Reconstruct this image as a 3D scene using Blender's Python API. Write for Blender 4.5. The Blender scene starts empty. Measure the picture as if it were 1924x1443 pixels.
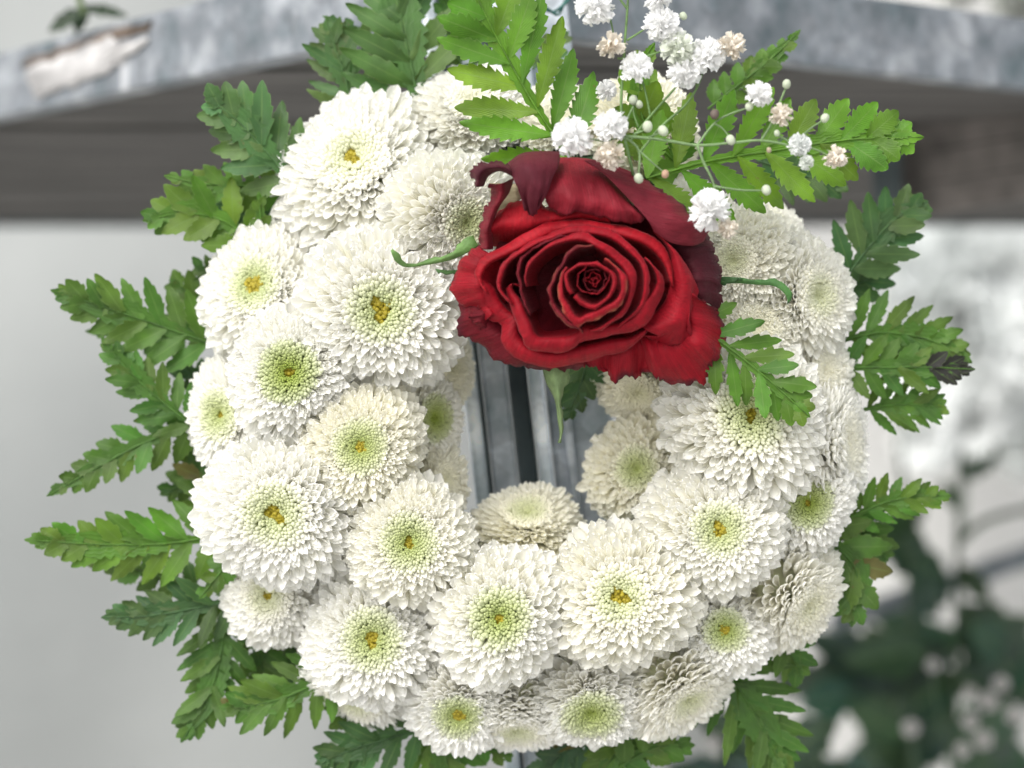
import bpy, math, random
import numpy as np
from mathutils import Vector, Matrix, Quaternion, noise as MN
random.seed(7); RNG = np.random.default_rng(7)
S = bpy.context.scene
COL = S.collection
D = 0.75            # camera to the plane of the wreath, metres
PX = 0.0002         # metres per photograph pixel on that plane

def P(px, py, y=0.0):
    k = PX * (D + y) / D
    return Vector(((px - 962) * k, y, (721.5 - py) * k))

# ------------------------------------------------------------------ camera, world, sun
cam = bpy.data.cameras.new('camera'); cob = bpy.data.objects.new('camera', cam); COL.objects.link(cob)
cob.location = (0, -D, 0); cob.rotation_euler = (math.radians(90), 0, 0)
cam.sensor_width = 36; cam.lens = 36 * D / (1924 * PX)
cam.clip_start = 0.02; cam.clip_end = 100
cam.dof.use_dof = True; cam.dof.focus_distance = D - 0.045; cam.dof.aperture_fstop = 5.6
S.camera = cob
SUN_EL, SUN_AZ = math.radians(46), math.radians(-145)      # azimuth from +Y, clockwise
w = bpy.data.worlds.new('World'); S.world = w; w.use_nodes = True
nt = w.node_tree; bg = nt.nodes['Background']
sky = nt.nodes.new('ShaderNodeTexSky'); sky.sky_type = 'NISHITA'; sky.sun_disc = False
sky.sun_elevation = SUN_EL; sky.sun_rotation = SUN_AZ
sky.air_density = 1.0; sky.dust_density = 4.0; sky.ozone_density = 1.0
hs = nt.nodes.new('ShaderNodeHueSaturation'); hs.inputs['Saturation'].default_value = 0.24   # overcast
nt.links.new(sky.outputs[0], hs.inputs['Color']); nt.links.new(hs.outputs[0], bg.inputs[0]); bg.inputs[1].default_value = 0.15
sl = bpy.data.lights.new('sun', 'SUN'); sl.energy = 0.6; sl.angle = math.radians(38); sl.color = (1, .965, .92)
so = bpy.data.objects.new('sun', sl); COL.objects.link(so)
sd = Vector((math.sin(SUN_AZ) * math.cos(SUN_EL), math.cos(SUN_AZ) * math.cos(SUN_EL), math.sin(SUN_EL)))
so.rotation_euler = sd.to_track_quat('Z', 'Y').to_euler(); so.location = (0, 0, 3)
S.view_settings.view_transform = 'Standard'; S.view_settings.look = 'None'
S.view_settings.exposure = 0.84
S.render.engine = 'CYCLES'
S.cycles.max_bounces = 10; S.cycles.diffuse_bounces = 8; S.cycles.glossy_bounces = 3; S.cycles.transmission_bounces = 6
S.cycles.use_denoising = True; S.cycles.sample_clamp_indirect = 6

# ------------------------------------------------------------------ materials
def mat(name):
    m = bpy.data.materials.new(name); m.use_nodes = True
    n = m.node_tree.nodes; l = m.node_tree.links
    return m, n, l, n['Principled BSDF'], n['Material Output']
def node(n, t, **kw):
    o = n.new(t)
    for k, v in kw.items():
        if isinstance(k, str) and hasattr(o, k): setattr(o, k, v)
    return o
def mix(n, l, a, b, f, mode='MIX'):
    m = n.new('ShaderNodeMix'); m.data_type = 'RGBA'; m.blend_type = mode
    for s, v in ((m.inputs[0], f), (m.inputs[6], a), (m.inputs[7], b)):
        if hasattr(v, 'is_output'): l.new(v, s)
        else: s.default_value = v if not isinstance(v, tuple) else (*v[:3], 1)
    return m.outputs[2]
def noise(n, l, scale, detail=4, rough=.55, coord='Object', stretch=None):
    tc = n.new('ShaderNodeTexCoord'); t = n.new('ShaderNodeTexNoise')
    t.inputs['Scale'].default_value = scale; t.inputs['Detail'].default_value = detail; t.inputs['Roughness'].default_value = rough
    if stretch:
        mp = n.new('ShaderNodeMapping'); mp.inputs['Scale'].default_value = stretch
        l.new(tc.outputs[coord], mp.inputs[0]); l.new(mp.outputs[0], t.inputs['Vector'])
    else: l.new(tc.outputs[coord], t.inputs['Vector'])
    return t.outputs[0]
def ramp(n, l, f, stops):
    r = n.new('ShaderNodeValToRGB'); e = r.color_ramp.elements
    while len(e) < len(stops): e.new(.5)
    for i, (p, c) in enumerate(stops):
        e[i].position = p; e[i].color = (*c, 1) if isinstance(c, tuple) else (c, c, c, 1)
    l.new(f, r.inputs[0]); return r.outputs[0]
def bump(n, l, h, strength, dist, bs):
    b = n.new('ShaderNodeBump'); b.inputs['Strength'].default_value = strength; b.inputs['Distance'].default_value = dist
    l.new(h, b.inputs['Height']); l.new(b.outputs[0], bs.inputs['Normal']); return b
def translucent(n, l, bs, out, colour, f):
    t = n.new('ShaderNodeBsdfTranslucent'); m = n.new('ShaderNodeMixShader'); m.inputs[0].default_value = f
    l.new(colour, t.inputs[0]); l.new(bs.outputs[0], m.inputs[1]); l.new(t.outputs[0], m.inputs[2]); l.new(m.outputs[0], out.inputs[0])

def m_petal(use_attr):
    m, n, l, bs, out = mat('floret_white' if use_attr else 'petal_white')
    if use_attr:
        a = n.new('ShaderNodeVertexColor'); a.layer_name = 'Col'; c = a.outputs[0]
    else:
        oi = n.new('ShaderNodeObjectInfo'); a = n.new('ShaderNodeVertexColor'); a.layer_name = 'Col'
        c = mix(n, l, oi.outputs['Color'], a.outputs[0], 1.0, 'MULTIPLY')
    c = mix(n, l, c, ramp(n, l, noise(n, l, 900 if use_attr else 9, 2), [(.3, .94), (.7, 1.0)]), .6, 'MULTIPLY')
    l.new(c, bs.inputs['Base Color']); bs.inputs['Roughness'].default_value = .55
    bs.inputs['Specular IOR Level'].default_value = .3
    translucent(n, l, bs, out, c, .30)
    return m
M_FLORET, M_PETAL = m_petal(True), m_petal(False)

def m_leaf():
    m, n, l, bs, out = mat('fern_leaf')
    oi = n.new('ShaderNodeObjectInfo'); uv = n.new('ShaderNodeUVMap')
    sx = n.new('ShaderNodeSeparateXYZ'); l.new(uv.outputs[0], sx.inputs[0])
    def mth(op, a, b=None):
        q = n.new('ShaderNodeMath'); q.operation = op
        for i, v in enumerate((a, b)):
            if v is None: continue
            if hasattr(v, 'is_output'): l.new(v, q.inputs[i])
            else: q.inputs[i].default_value = v
        return q.outputs[0]
    au = mth('ABSOLUTE', sx.outputs[0])
    ph = mth('SUBTRACT', mth('MULTIPLY', sx.outputs[1], 46.0), mth('MULTIPLY', au, 20.0))
    wv = mth('POWER', mth('ABSOLUTE', mth('SINE', ph)), 6.0)
    mid = mth('LESS_THAN', au, .05)
    nz = noise(n, l, 90, 4)
    base = mix(n, l, oi.outputs['Color'], ramp(n, l, nz, [(.25, .62), (.75, 1.3)]), 1.0, 'MULTIPLY')
    base = mix(n, l, base, (.16, .26, .07), mth('MULTIPLY', mid, .35))
    base = mix(n, l, base, (.10, .17, .04), mth('MULTIPLY', mth('SUBTRACT', 1.0, wv), .05))
    edge = mth('MULTIPLY', mth('GREATER_THAN', au, .93), .3)
    base = mix(n, l, base, (.25, .34, .12), edge)
    spot = ramp(n, l, noise(n, l, 320, 2), [(.73, 0.0), (.79, 1.0)])
    base = mix(n, l, base, (.17, .11, .04), mth('MULTIPLY', spot, .55))
    l.new(base, bs.inputs['Base Color']); bs.inputs['Roughness'].default_value = .43; bs.inputs['Specular IOR Level'].default_value = .42
    bump(n, l, mix(n, l, nz, wv, .45), .35, .0006, bs)
    translucent(n, l, bs, out, mix(n, l, base, (1.25, 1.35, .5), 1.0, 'MULTIPLY'), .22)
    return m
M_LEAF = m_leaf()

def m_rose():
    m, n, l, bs, out = mat('rose_petal')
    oi = n.new('ShaderNodeObjectInfo'); a = n.new('ShaderNodeVertexColor'); a.layer_name = 'Col'
    nz = noise(n, l, 70, 5)
    c = mix(n, l, oi.outputs['Color'], ramp(n, l, nz, [(.3, .72), (.7, 1.18)]), 1.0, 'MULTIPLY')
    q = n.new('ShaderNodeSeparateColor'); l.new(a.outputs[0], q.inputs[0])
    e2 = n.new('ShaderNodeMath'); e2.operation = 'MULTIPLY'; l.new(q.outputs[0], e2.inputs[0])
    l.new(ramp(n, l, noise(n, l, 160, 3), [(.42, 0.0), (.6, 1.0)]), e2.inputs[1])
    c = mix(n, l, c, (.035, .006, .012), e2.outputs[0])        # dried dark rim, in patches
    e3 = n.new('ShaderNodeMath'); e3.operation = 'MULTIPLY'; l.new(q.outputs[1], e3.inputs[0])
    l.new(ramp(n, l, noise(n, l, 210, 3), [(.42, 0.0), (.58, .8)]), e3.inputs[1])
    c = mix(n, l, c, (.55, .3, .15), e3.outputs[0])            # pale frayed edge
    l.new(c, bs.inputs['Base Color']); bs.inputs['Roughness'].default_value = .62
    bs.inputs['Specular IOR Level'].default_value = .22
    bs.inputs['Sheen Weight'].default_value = .08; bs.inputs['Sheen Roughness'].default_value = .5
    bs.inputs['Sheen Tint'].default_value = (1, .35, .38, 1)
    uv = n.new('ShaderNodeUVMap'); mp = n.new('ShaderNodeMapping'); mp.inputs['Scale'].default_value = (60, 3, 1)
    t = n.new('ShaderNodeTexNoise'); t.inputs['Scale'].default_value = 1.0; t.inputs['Detail'].default_value = 3
    l.new(uv.outputs[0], mp.inputs[0]); l.new(mp.outputs[0], t.inputs['Vector'])
    c2_ = mix(n, l, c, ramp(n, l, t.outputs[0], [(.3, .74), (.7, 1.12)]), .9, 'MULTIPLY'); l.new(c2_, bs.inputs['Base Color'])
    fine = noise(n, l, 900, 3)
    bump(n, l, mix(n, l, t.outputs[0], fine, .35), .5, .0012, bs)
    translucent(n, l, bs, out, c, .10)
    return m
M_ROSE = m_rose()

def m_plain(name, col, rough=.6, ns=60, var=.25, trans=0, objcol=False, bmp=0.0):
    m, n, l, bs, out = mat(name)
    src = col
    if objcol: src = n.new('ShaderNodeObjectInfo').outputs['Color']
    nz = noise(n, l, ns, 5)
    c = mix(n, l, src, ramp(n, l, nz, [(.3, 1 - var), (.7, 1 + var * .6)]), 1.0, 'MULTIPLY')
    l.new(c, bs.inputs['Base Color']); bs.inputs['Roughness'].default_value = rough
    if bmp: bump(n, l, nz, bmp, .002, bs)
    if trans: translucent(n, l, bs, out, c, trans)
    return m
M_STEM = m_plain('plant_stem', (.10, .2, .05), .65, 160, .45, objcol=True, bmp=.6)
M_GYP = m_plain('tiny_petals', (.8, .8, .8), .6, 300, .12, .25, objcol=True)
M_FOAM = m_plain('floral_foam', (.03, .07, .03), .9, 300, .5, bmp=.5)
M_DISC = m_plain('disc_florets', (.38, .31, .02), .6, 900, .35, .1)
M_WIRE = m_plain('green_wire', (.012, .11, .09), .4, 300, .2)

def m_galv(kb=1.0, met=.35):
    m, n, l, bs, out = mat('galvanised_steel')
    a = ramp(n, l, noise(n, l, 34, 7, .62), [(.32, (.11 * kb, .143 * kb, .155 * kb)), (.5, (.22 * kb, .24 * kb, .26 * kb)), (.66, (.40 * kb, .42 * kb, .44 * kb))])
    v = n.new('ShaderNodeTexVoronoi'); v.inputs['Scale'].default_value = 120
    tc = n.new('ShaderNodeTexCoord'); l.new(tc.outputs['Object'], v.inputs['Vector'])
    bw = n.new('ShaderNodeRGBToBW'); l.new(v.outputs['Color'], bw.inputs[0])
    c = mix(n, l, a, ramp(n, l, bw.outputs[0], [(.2, .8), (.8, 1.15)]), .8, 'MULTIPLY')
    st = ramp(n, l, noise(n, l, 1, 3, .5, stretch=(46, 46, 7)), [(.66, 0.0), (.76, .7)])
    c = mix(n, l, c, (.72, .73, .74), st)                      # white zinc runs
    ru = ramp(n, l, noise(n, l, 22, 5, .6), [(.70, 0.0), (.76, .7)])
    c = mix(n, l, c, (.13, .07, .045), ru)
    l.new(c, bs.inputs['Base Color']); bs.inputs['Metallic'].default_value = met
    l.new(ramp(n, l, noise(n, l, 40, 4), [(.3, .35), (.7, .65)]), bs.inputs['Roughness'])
    bump(n, l, noise(n, l, 90, 5), .3, .001, bs)
    return m
M_GALV = m_galv(); M_POST = m_galv(2.1, .1); M_EDGE_LIT = m_galv(3.0, .1)  # flange edge steel is paler: the highlight is put into its colour
def m_wood():
    m, n, l, bs, out = mat('weathered_wood')
    g = noise(n, l, 1, 6, .6, stretch=(6, 60, 60))
    c = ramp(n, l, g, [(.3, (.04, .038, .036)), (.5, (.08, .076, .07)), (.7, (.17, .16, .15))])
    l.new(c, bs.inputs['Base Color']); bs.inputs['Roughness'].default_value = .85
    bump(n, l, g, .5, .003, bs); return m
M_WOOD = m_wood()
M_WOOD2 = m_plain('brown_board', (.21, .19, .175), .85, 40, .45, bmp=.5)
def m_wall():
    m, n, l, bs, out = mat('pale_wall')
    c = ramp(n, l, noise(n, l, 1.3, 4, .5), [(.3, (.275, .29, .285)), (.7, (.345, .358, .35))])
    l.new(c, bs.inputs['Base Color']); bs.inputs['Roughness'].default_value = .9
    bump(n, l, noise(n, l, 14, 4), .3, .01, bs); return m
M_WALL = m_wall()
M_UNSEEN_GROUND = m_plain('concrete', (.48, .475, .46), .9, 8, .2, bmp=.3)
M_PAINT = m_plain('flaked_paint', (.50, .49, .48), .7, 70, .25)
M_RUST = m_plain('torn_paper_brown', (.15, .115, .09), .9, 120, .4)
M_DARK = m_plain('dark_metal', (.085, .11, .115), .6, 60, .3)  # dark metal under the table; on the channel post it stands for shade
M_TEAL = m_plain('teal_plastic', (.02, .11, .10), .5, 20, .2)

# ------------------------------------------------------------------ mesh helpers
def mesh(name, v, f, m, cols=None, uvs=None, smooth=True):
    me = bpy.data.meshes.new(name)
    me.from_pydata([tuple(map(float, q)) for q in v], [], f)
    if m: me.materials.append(m)
    if smooth: me.polygons.foreach_set('use_smooth', [True] * len(me.polygons))
    if cols is not None:
        a = me.color_attributes.new('Col', 'FLOAT_COLOR', 'POINT')
        c = np.ones((len(v), 4), np.float32); c[:, :3] = cols; a.data.foreach_set('color', c.ravel())
    if uvs is not None:
        u = me.uv_layers.new(name='UVMap'); li = np.zeros(len(me.loops), np.int32)
        me.loops.foreach_get('vertex_index', li); u.data.foreach_set('uv', np.asarray(uvs, np.float32)[li].ravel())
    me.update(); return me
def obj(name, me, parent=None, loc=None, color=None):
    o = bpy.data.objects.new(name, me); COL.objects.link(o)
    if parent: o.parent = parent
    if loc is not None: o.location = loc
    if color is not None: o.color = (*color[:3], 1)
    return o
def tag(o, label, cat, group=None, kind=None):
    o['label'] = label; o['category'] = cat
    if group: o['group'] = group
    if kind: o['kind'] = kind
    return o
def root(name, loc, label, cat, group=None):
    o = bpy.data.objects.new(name, None); COL.objects.link(o); o.location = loc; o.empty_display_size = .01
    return tag(o, label, cat, group)
def grid_faces(r, c, off=0, wrap=False):
    f = []
    for i in range(r - 1):
        for j in range(c if wrap else c - 1):
            a = off + i * c + j; b = off + i * c + (j + 1) % c
            f.append((a, b, b + c, a + c))
    return f
def catmull(pts, m):
    p = np.asarray(pts, float)
    if len(p) == 2:
        t = np.linspace(0, 1, m)[:, None]; return p[0] * (1 - t) + p[1] * t
    q = np.vstack([2 * p[0] - p[1], p, 2 * p[-1] - p[-2]]); out = []
    n = len(p) - 1; fine = 12
    for i in range(n):
        a, b, c, d = q[i:i + 4]
        for t in np.arange(fine) / fine:
            out.append(.5 * ((2 * b) + (-a + c) * t + (2 * a - 5 * b + 4 * c - d) * t * t + (-a + 3 * b - 3 * c + d) * t ** 3))
    out.append(p[-1]); out = np.array(out)
    s = np.r_[0, np.cumsum(np.linalg.norm(np.diff(out, axis=0), axis=1))]
    t = np.linspace(0, s[-1], m)
    return np.stack([np.interp(t, s, out[:, k]) for k in range(out.shape[1])], 1)
def tube(pts, r, seg=8, n=None):
    """verts, faces of a tube through pts (world); r a number or (r0, r1)"""
    n = n or max(4, len(pts) * 4)
    c = catmull([tuple(p) for p in pts], n); r0, r1 = (r, r) if not isinstance(r, tuple) else r
    T = np.gradient(c, axis=0); T /= np.linalg.norm(T, axis=1)[:, None] + 1e-12
    up = np.array([.2, 1, .1]); v = []
    for i in range(n):
        a = np.cross(T[i], up); a /= np.linalg.norm(a) + 1e-9; b = np.cross(T[i], a)
        rr = r0 + (r1 - r0) * i / (n - 1)
        for k in range(seg):
            g = 2 * math.pi * k / seg; v.append(c[i] + rr * (math.cos(g) * a + math.sin(g) * b))
    f = grid_faces(n, seg, 0, True); f.append(tuple(range(seg - 1, -1, -1))); f.append(tuple(range((n - 1) * seg, n * seg)))
    return v, f
def tube_obj(name, pts, r, m, parent=None, color=None, seg=8):
    o0 = Vector(parent.location) if parent else Vector((0, 0, 0))
    v, f = tube(pts, r, seg); v = [Vector(q) - o0 for q in v]
    return obj(name, mesh(name, v, f, m), parent, color=color)
def prism(name, poly, z0, z1, m, parent=None, bevel=.0015):
    """vertical prism of a plan outline [(x, y)] given relative to the parent"""
    n = len(poly); v = [(x, y, z0) for x, y in poly] + [(x, y, z1) for x, y in poly]
    f = [tuple(range(n - 1, -1, -1)), tuple(range(n, 2 * n))] + [(i, (i + 1) % n, n + (i + 1) % n, n + i) for i in range(n)]
    o = obj(name, mesh(name, v, f, m, smooth=False), parent)
    if bevel:
        b = o.modifiers.new('bevel', 'BEVEL'); b.width = bevel; b.segments = 2
    return o

# ------------------------------------------------------------------ the setting
g = obj('ground', mesh('ground', [(-20, -20, -1.0), (20, -20, -1.0), (20, 20, -1.0), (-20, 20, -1.0)], [(0, 1, 2, 3)], M_UNSEEN_GROUND))  # unseen and pale, added to bounce light up onto the flowers
g['kind'] = 'structure'
# hanging pale wall / sheet behind the tables with faint soft folds
r_, c_ = 40, 60; v = []
for i in range(r_):
    for j in range(c_):
        x = -3 + 6 * j / (c_ - 1); z = -1.0 + 3.6 * i / (r_ - 1)
        y = 2.35 + .02 * math.sin(x * 5 + z) + .015 * math.sin(x * 11 - z * 3) + .03 * math.sin(z * 2.3 + x * .8) + .22 * max(0, .15 - z) ** 1.3  # lower part leans back to shade darker: the falloff is shaped in
        v.append((x, y, z))
wl = obj('wall', mesh('wall', v, grid_faces(r_, c_), M_WALL)); wl['kind'] = 'structure'

v = []
for i in range(30):
    for j in range(40):
        x = .30 + 3 * j / 39; z = -.95 + 3.0 * i / 29
        v.append((x, 2.12 + .03 * math.sin(x * 7 + z) + .02 * math.sin(x * 17 - z * 2), z))
o = obj('white_sheet', mesh('white_sheet', v, grid_faces(30, 40), m_plain('white_sheet', (.45, .45, .435), .9, 3, .12)))
o.modifiers.new('thick', 'SOLIDIFY').thickness = .001
tag(o, 'white cloth sheet hanging behind the blurred flowers on the right', 'sheet')

# ------------------------------------------------------------------ plant table seen from below
ZU = .1480
def lx(Y): return -.0594 - .895 * (Y - .1)
def rx(Y): return .027 + 1.6 * (Y - .107)
CY = .0666; CX = -.0295
tb = root('plant_table', (CX, CY, -1.0), 'weathered wooden plant table with galvanised steel rim, seen from below behind the wreath', 'table')
def rel(x, y, z): return (x - CX, y - CY, z + 1.0)
def rail(dirx, diry, length):
    d = Vector((dirx, diry, 0)).normalized(); nrm = Vector((-d.y, d.x, 0))
    if nrm.y > 0: nrm = -nrm
    sec = [(0, 0), (-.013, 0), (-.013, .003), (-.003, .0035), (-.003, .0345), (0, .0355)]   # (outward offset, height)
    v = []
    for s in np.linspace(0, length, 24):
        for (o, h) in sec:
            wob = .0002 * math.sin(s * 31) + .0001 * math.sin(s * 77)
            p = Vector((CX, CY, ZU)) + d * s + nrm * (o + wob); v.append(rel(p.x, p.y, p.z + h - .001))
    f = grid_faces(24, 6, 0, True) + [(5, 4, 3, 2, 1, 0), tuple(range(138, 144))]
    o = obj('rim', mesh('rim', v, f, M_GALV, smooth=False), tb)
    b = o.modifiers.new('bevel', 'BEVEL'); b.width = .0012; b.segments = 2; b.angle_limit = .6
    return d, nrm
dl, nl = rail(-.895, 1, 1.35); dr, nr = rail(1.6, 1, 1.7)
Y0 = CY + .03
rows = np.linspace(Y0, 1.10, 10)
for a, b in zip(rows[:-1], rows[1:]):
    a2, b2 = a + .003, b - .003
    dz = random.uniform(-.0015, .0015)
    q = [(lx(a2) + .006, a2), (rx(a2) - .006, a2), (rx(b2) - .006, b2), (lx(b2) + .006, b2)]
    vv = [rel(x, y, ZU + .004 + dz) for x, y in q] + [rel(x, y, ZU + .022 + dz) for x, y in q]
    obj('plank', mesh('plank', vv, [(3, 2, 1, 0), (4, 5, 6, 7), (0, 1, 5, 4), (1, 2, 6, 5), (2, 3, 7, 6), (3, 0, 4, 7)], M_WOOD, smooth=False), tb)
# dark back batten and cross batten under the boards, on the right the slatted crate side hangs lower
def bar(name, p0, p1, w, h, m, parent):
    p0 = Vector(p0); p1 = Vector(p1); d = (p1 - p0).normalized(); s = d.cross(Vector((0, 0, 1))).normalized() * w / 2
    u = Vector((0, 0, 1)) * h
    if abs(d.z) > .8: s = Vector((w / 2, 0, 0)); u = Vector((0, w, 0))
    v = []
    for p in (p0, p1):
        for q in (p - s, p + s, p + s + u, p - s + u): v.append(q - parent.location)
    o = obj(name, mesh(name, v, [(3, 2, 1, 0), (4, 5, 6, 7), (0, 1, 5, 4), (1, 2, 6, 5), (2, 3, 7, 6), (3, 0, 4, 7)], m, smooth=False), parent)
    b = o.modifiers.new('bevel', 'BEVEL'); b.width = .002; b.segments = 2
    return o
bar('batten', (-1.1, 1.10, ZU - .002), (1.6, 1.10, ZU - .002), .02, .03, M_DARK, tb)
bar('leg', P(1668, 190, .42), P(1674, 440, .42), .016, .02, M_DARK, tb)
for k_, (ya, yb) in enumerate([(238, 292), (296, 352), (356, 412)]):
    q = [P(1690, ya, .44), P(1690, yb, .44), P(2060, yb - 62, .34), P(2060, ya - 62, .34)]
    vv = [a - tb.location for a in q] + [a + Vector((0, .014, 0)) - tb.location for a in q]
    obj('side_board', mesh('side_board', vv, [(0, 1, 2, 3), (7, 6, 5, 4), (0, 4, 5, 1), (1, 5, 6, 2), (2, 6, 7, 3), (3, 7, 4, 0)], M_WOOD2, smooth=False), tb)
bar('batten', P(1130, 205, .30), P(1640, 185, .55), .03, .012, M_DARK, tb)
# flaking white paper stuck on the left rim, and the brown torn strip above it
def patch_on_rail(name, pts, m, off):
    # pts in photograph pixels on the rim face; walk along the rim by x
    v = []
    for px, py in pts:
        # intersect the camera ray with the vertical plane of the rim face
        rd = Vector(((px - 962) * PX, D, (721.5 - py) * PX)); o = Vector((0, -D, 0)); p0 = Vector((CX, CY, 0))
        t = (p0 - o).dot(nl) / rd.dot(nl); q = o + rd * t + nl * off; v.append(rel(*q))
    c = sum((Vector(q) for q in v), Vector()) / len(v); v.append(c); n = len(pts)
    o = obj(name, mesh(name, v, [(i, (i + 1) % n, n) for i in range(n)], m), tb)
    s = o.modifiers.new('thick', 'SOLIDIFY'); s.thickness = .0003
def rag(pts, amp, k=4):
    out = []
    for i in range(len(pts)):
        a, b = np.array(pts[i], float), np.array(pts[(i + 1) % len(pts)], float)
        for t in np.arange(k) / k: out.append(tuple(a + (b - a) * t + RNG.normal(0, amp, 2)))
    return out
patch_on_rail('torn_paper', rag([(52, 132), (120, 105), (215, 68), (236, 84), (285, 72), (262, 98), (228, 116), (200, 140), (150, 160), (112, 172), (70, 184), (58, 160)], 3.5), M_PAINT, .0012)
patch_on_rail('paper_backing', rag([(46, 122), (110, 92), (200, 62), (290, 40), (288, 56), (236, 66), (200, 78), (130, 108), (66, 134)], 3), M_RUST, .0007)
tri = root('wood_scrap', P(380, 160, .2), 'small rusty brown triangular bracket under the left steel rim', 'bracket')
vv = [P(350, 152, .30) - tri.location, P(412, 148, .30) - tri.location, P(374, 180, .30) - tri.location]
vv += [q + Vector((0, .01, 0)) for q in vv]
obj('plate', mesh('plate', vv, [(0, 2, 1), (3, 4, 5), (0, 1, 4, 3), (1, 2, 5, 4), (2, 0, 3, 5)], M_RUST, smooth=False), tri)
tri.name = 'bracket'

# posts behind the wreath: sections given in photograph pixels at the height y=800, and a depth
def post(label, parts):
    x0 = parts[0][1][0][0]
    base = P(x0, 800, .045)
    rt = root('steel_post', base, label, 'post', 'galvanised steel posts behind the wreath')
    rt.rotation_euler = (0, -math.radians(6.3), 0)
    for nm, sec, m in parts:
        poly = []
        for px, Y in sec:
            q = P(px, 800, min(Y - .02, .062)); poly.append((q.x - base.x, q.y - .045))
        prism(nm, poly, -.42, .19, m, rt, .002)
post('narrow steel channel post with bright rounded edge, left one behind the wreath hole',
     [('front_flange', [(878, .055), (903, .055), (906, .062), (906, .081), (880, .081)], M_EDGE_LIT),
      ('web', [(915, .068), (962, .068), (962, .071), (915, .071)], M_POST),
      ('gasket', [(905.5, .0665), (914, .0695), (914, .071), (905.5, .071)], M_DARK),  # dark strip put in for the shade in the gap beside the flange
      ('inner_flange', [(963, .072), (1001, .076), (1001, .079), (963, .079)], M_DARK)])  # its dark colour stands for the shadow zone beside the web
post('wide flat steel plate post, right one behind the wreath hole',
     [('front_flange', [(1003, .058), (1026, .056), (1030, .060), (1030, .080), (1006, .080)], M_EDGE_LIT),
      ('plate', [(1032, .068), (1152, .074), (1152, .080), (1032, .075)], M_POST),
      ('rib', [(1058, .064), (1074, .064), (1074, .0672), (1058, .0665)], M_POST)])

# ------------------------------------------------------------------ chrysanthemums
def petal_mesh(kind, seed):
    """unit petal: base at origin, length 1 on +Z, width about 1 (scaled later), hollow side to +Y"""
    rg = np.random.default_rng(seed); R_, C_ = 8, 7; v = []; col = []
    tw = rg.normal(0, .12)
    for i in range(R_):
        t = (0, .3, .52, .68, .82, .92, .975, 1.0)[i]
        if kind == 'quill':  wd = .5 * (.35 + .65 * t ** 1.2); phi = math.radians(172 - 25 * t)
        elif kind == 'spoon': wd = .5 * (.3 + .8 * math.sin(min(t * 1.25, 1) * math.pi / 2)) ; phi = math.radians(150 - 62 * t)
        else: wd = .5 * (.32 + .76 * math.sin(min(t * 1.15, 1) * math.pi / 2)); phi = math.radians(130 - 84 * t)
        if kind != 'quill' and t > .66: 
            k = (t - .66) / .34; wd *= math.sqrt(max(0, 1 - (k * .93) ** 2.5)) 
            phi *= 1 - .15 * k
        if kind == 'hood' : pass
        r = wd / math.sin(min(phi, math.pi / 2))
        bend = {'quill': .05, 'spoon': .34, 'flat': .10}[kind] * t ** 2.4 - .16 * math.sin(t * math.pi)
        z = 1 * (t if kind == 'quill' else 1 - (1 - t) ** 1.12)
        for j in range(C_):
            u = -1 + 2 * j / (C_ - 1); a = u * phi
            zz = z - (.10 * u * u * t ** 6 if kind != 'quill' else .12 * (1 - math.cos(a)) * t ** 6 * .5)
            y = r * (1 - math.cos(a)) * .9 + bend
            if kind == 'spoon' and t > .7: y += .16 * (t - .7) / .3 * (1 - abs(u)) 
            x = r * math.sin(a) + tw * t * t * .5
            v.append((x + rg.normal(0, .004), y + rg.normal(0, .004), zz))
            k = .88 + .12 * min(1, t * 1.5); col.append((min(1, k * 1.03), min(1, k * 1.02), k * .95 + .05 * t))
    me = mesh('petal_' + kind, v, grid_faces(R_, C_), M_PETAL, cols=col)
    pd_[kind].append((np.array(v), grid_faces(R_, C_), np.array(col)))
    return me
pd_ = PD = {'quill': [], 'spoon': [], 'flat': []}
PM = {k: [petal_mesh(k, s * 7 + len(k)) for s in range(5)] for k in ('quill', 'spoon', 'flat')}

# bead (closed floret tip): low-poly capsule
def bead_proto():
    v = [(0, 0, 1)]; ring = [(.42, .86), (.5, .62), (.36, .3), (.2, 0)]
    for r, z in ring:
        for k in range(6):
            a = 2 * math.pi * k / 6; v.append((r * math.cos(a), r * math.sin(a) * .92, z))
    f = [(0, 1 + k, 1 + (k + 1) % 6) for k in range(6)]
    for i in range(3):
        for k in range(6):
            a = 1 + i * 6 + k; b = 1 + i * 6 + (k + 1) % 6; f.append((a, a + 6, b + 6, b))
    return np.array(v), f
BV, BF = bead_proto(); BN = len(BV); BFa = BF

TH = np.radians([0, 8, 15, 25, 40, 56, 75, 95, 118])
SP = np.array([.034, .042, .050, .060, .075, .100, .138, .172, .19])
GOLD = math.radians(137.50776)
tt = np.linspace(0, math.radians(118), 600)
dN = 2 * math.pi * np.sin(tt) / np.interp(tt, TH, SP) ** 2 * .95
CUM = np.r_[0, np.cumsum((dN[1:] + dN[:-1]) / 2 * np.diff(tt))]
SPLIT = math.radians(61)
BEAD = math.radians(36)
RC = Vector((1009, 772)); R0 = 385.0; RT = 150.0

def basis(z, yhint):
    z = z.normalized(); x = yhint.cross(z)
    if x.length < 1e-4: x = Vector((1, 0, 0)).cross(z)
    x.normalize(); y = z.cross(x); return Matrix((x, y, z)).transposed()

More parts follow.
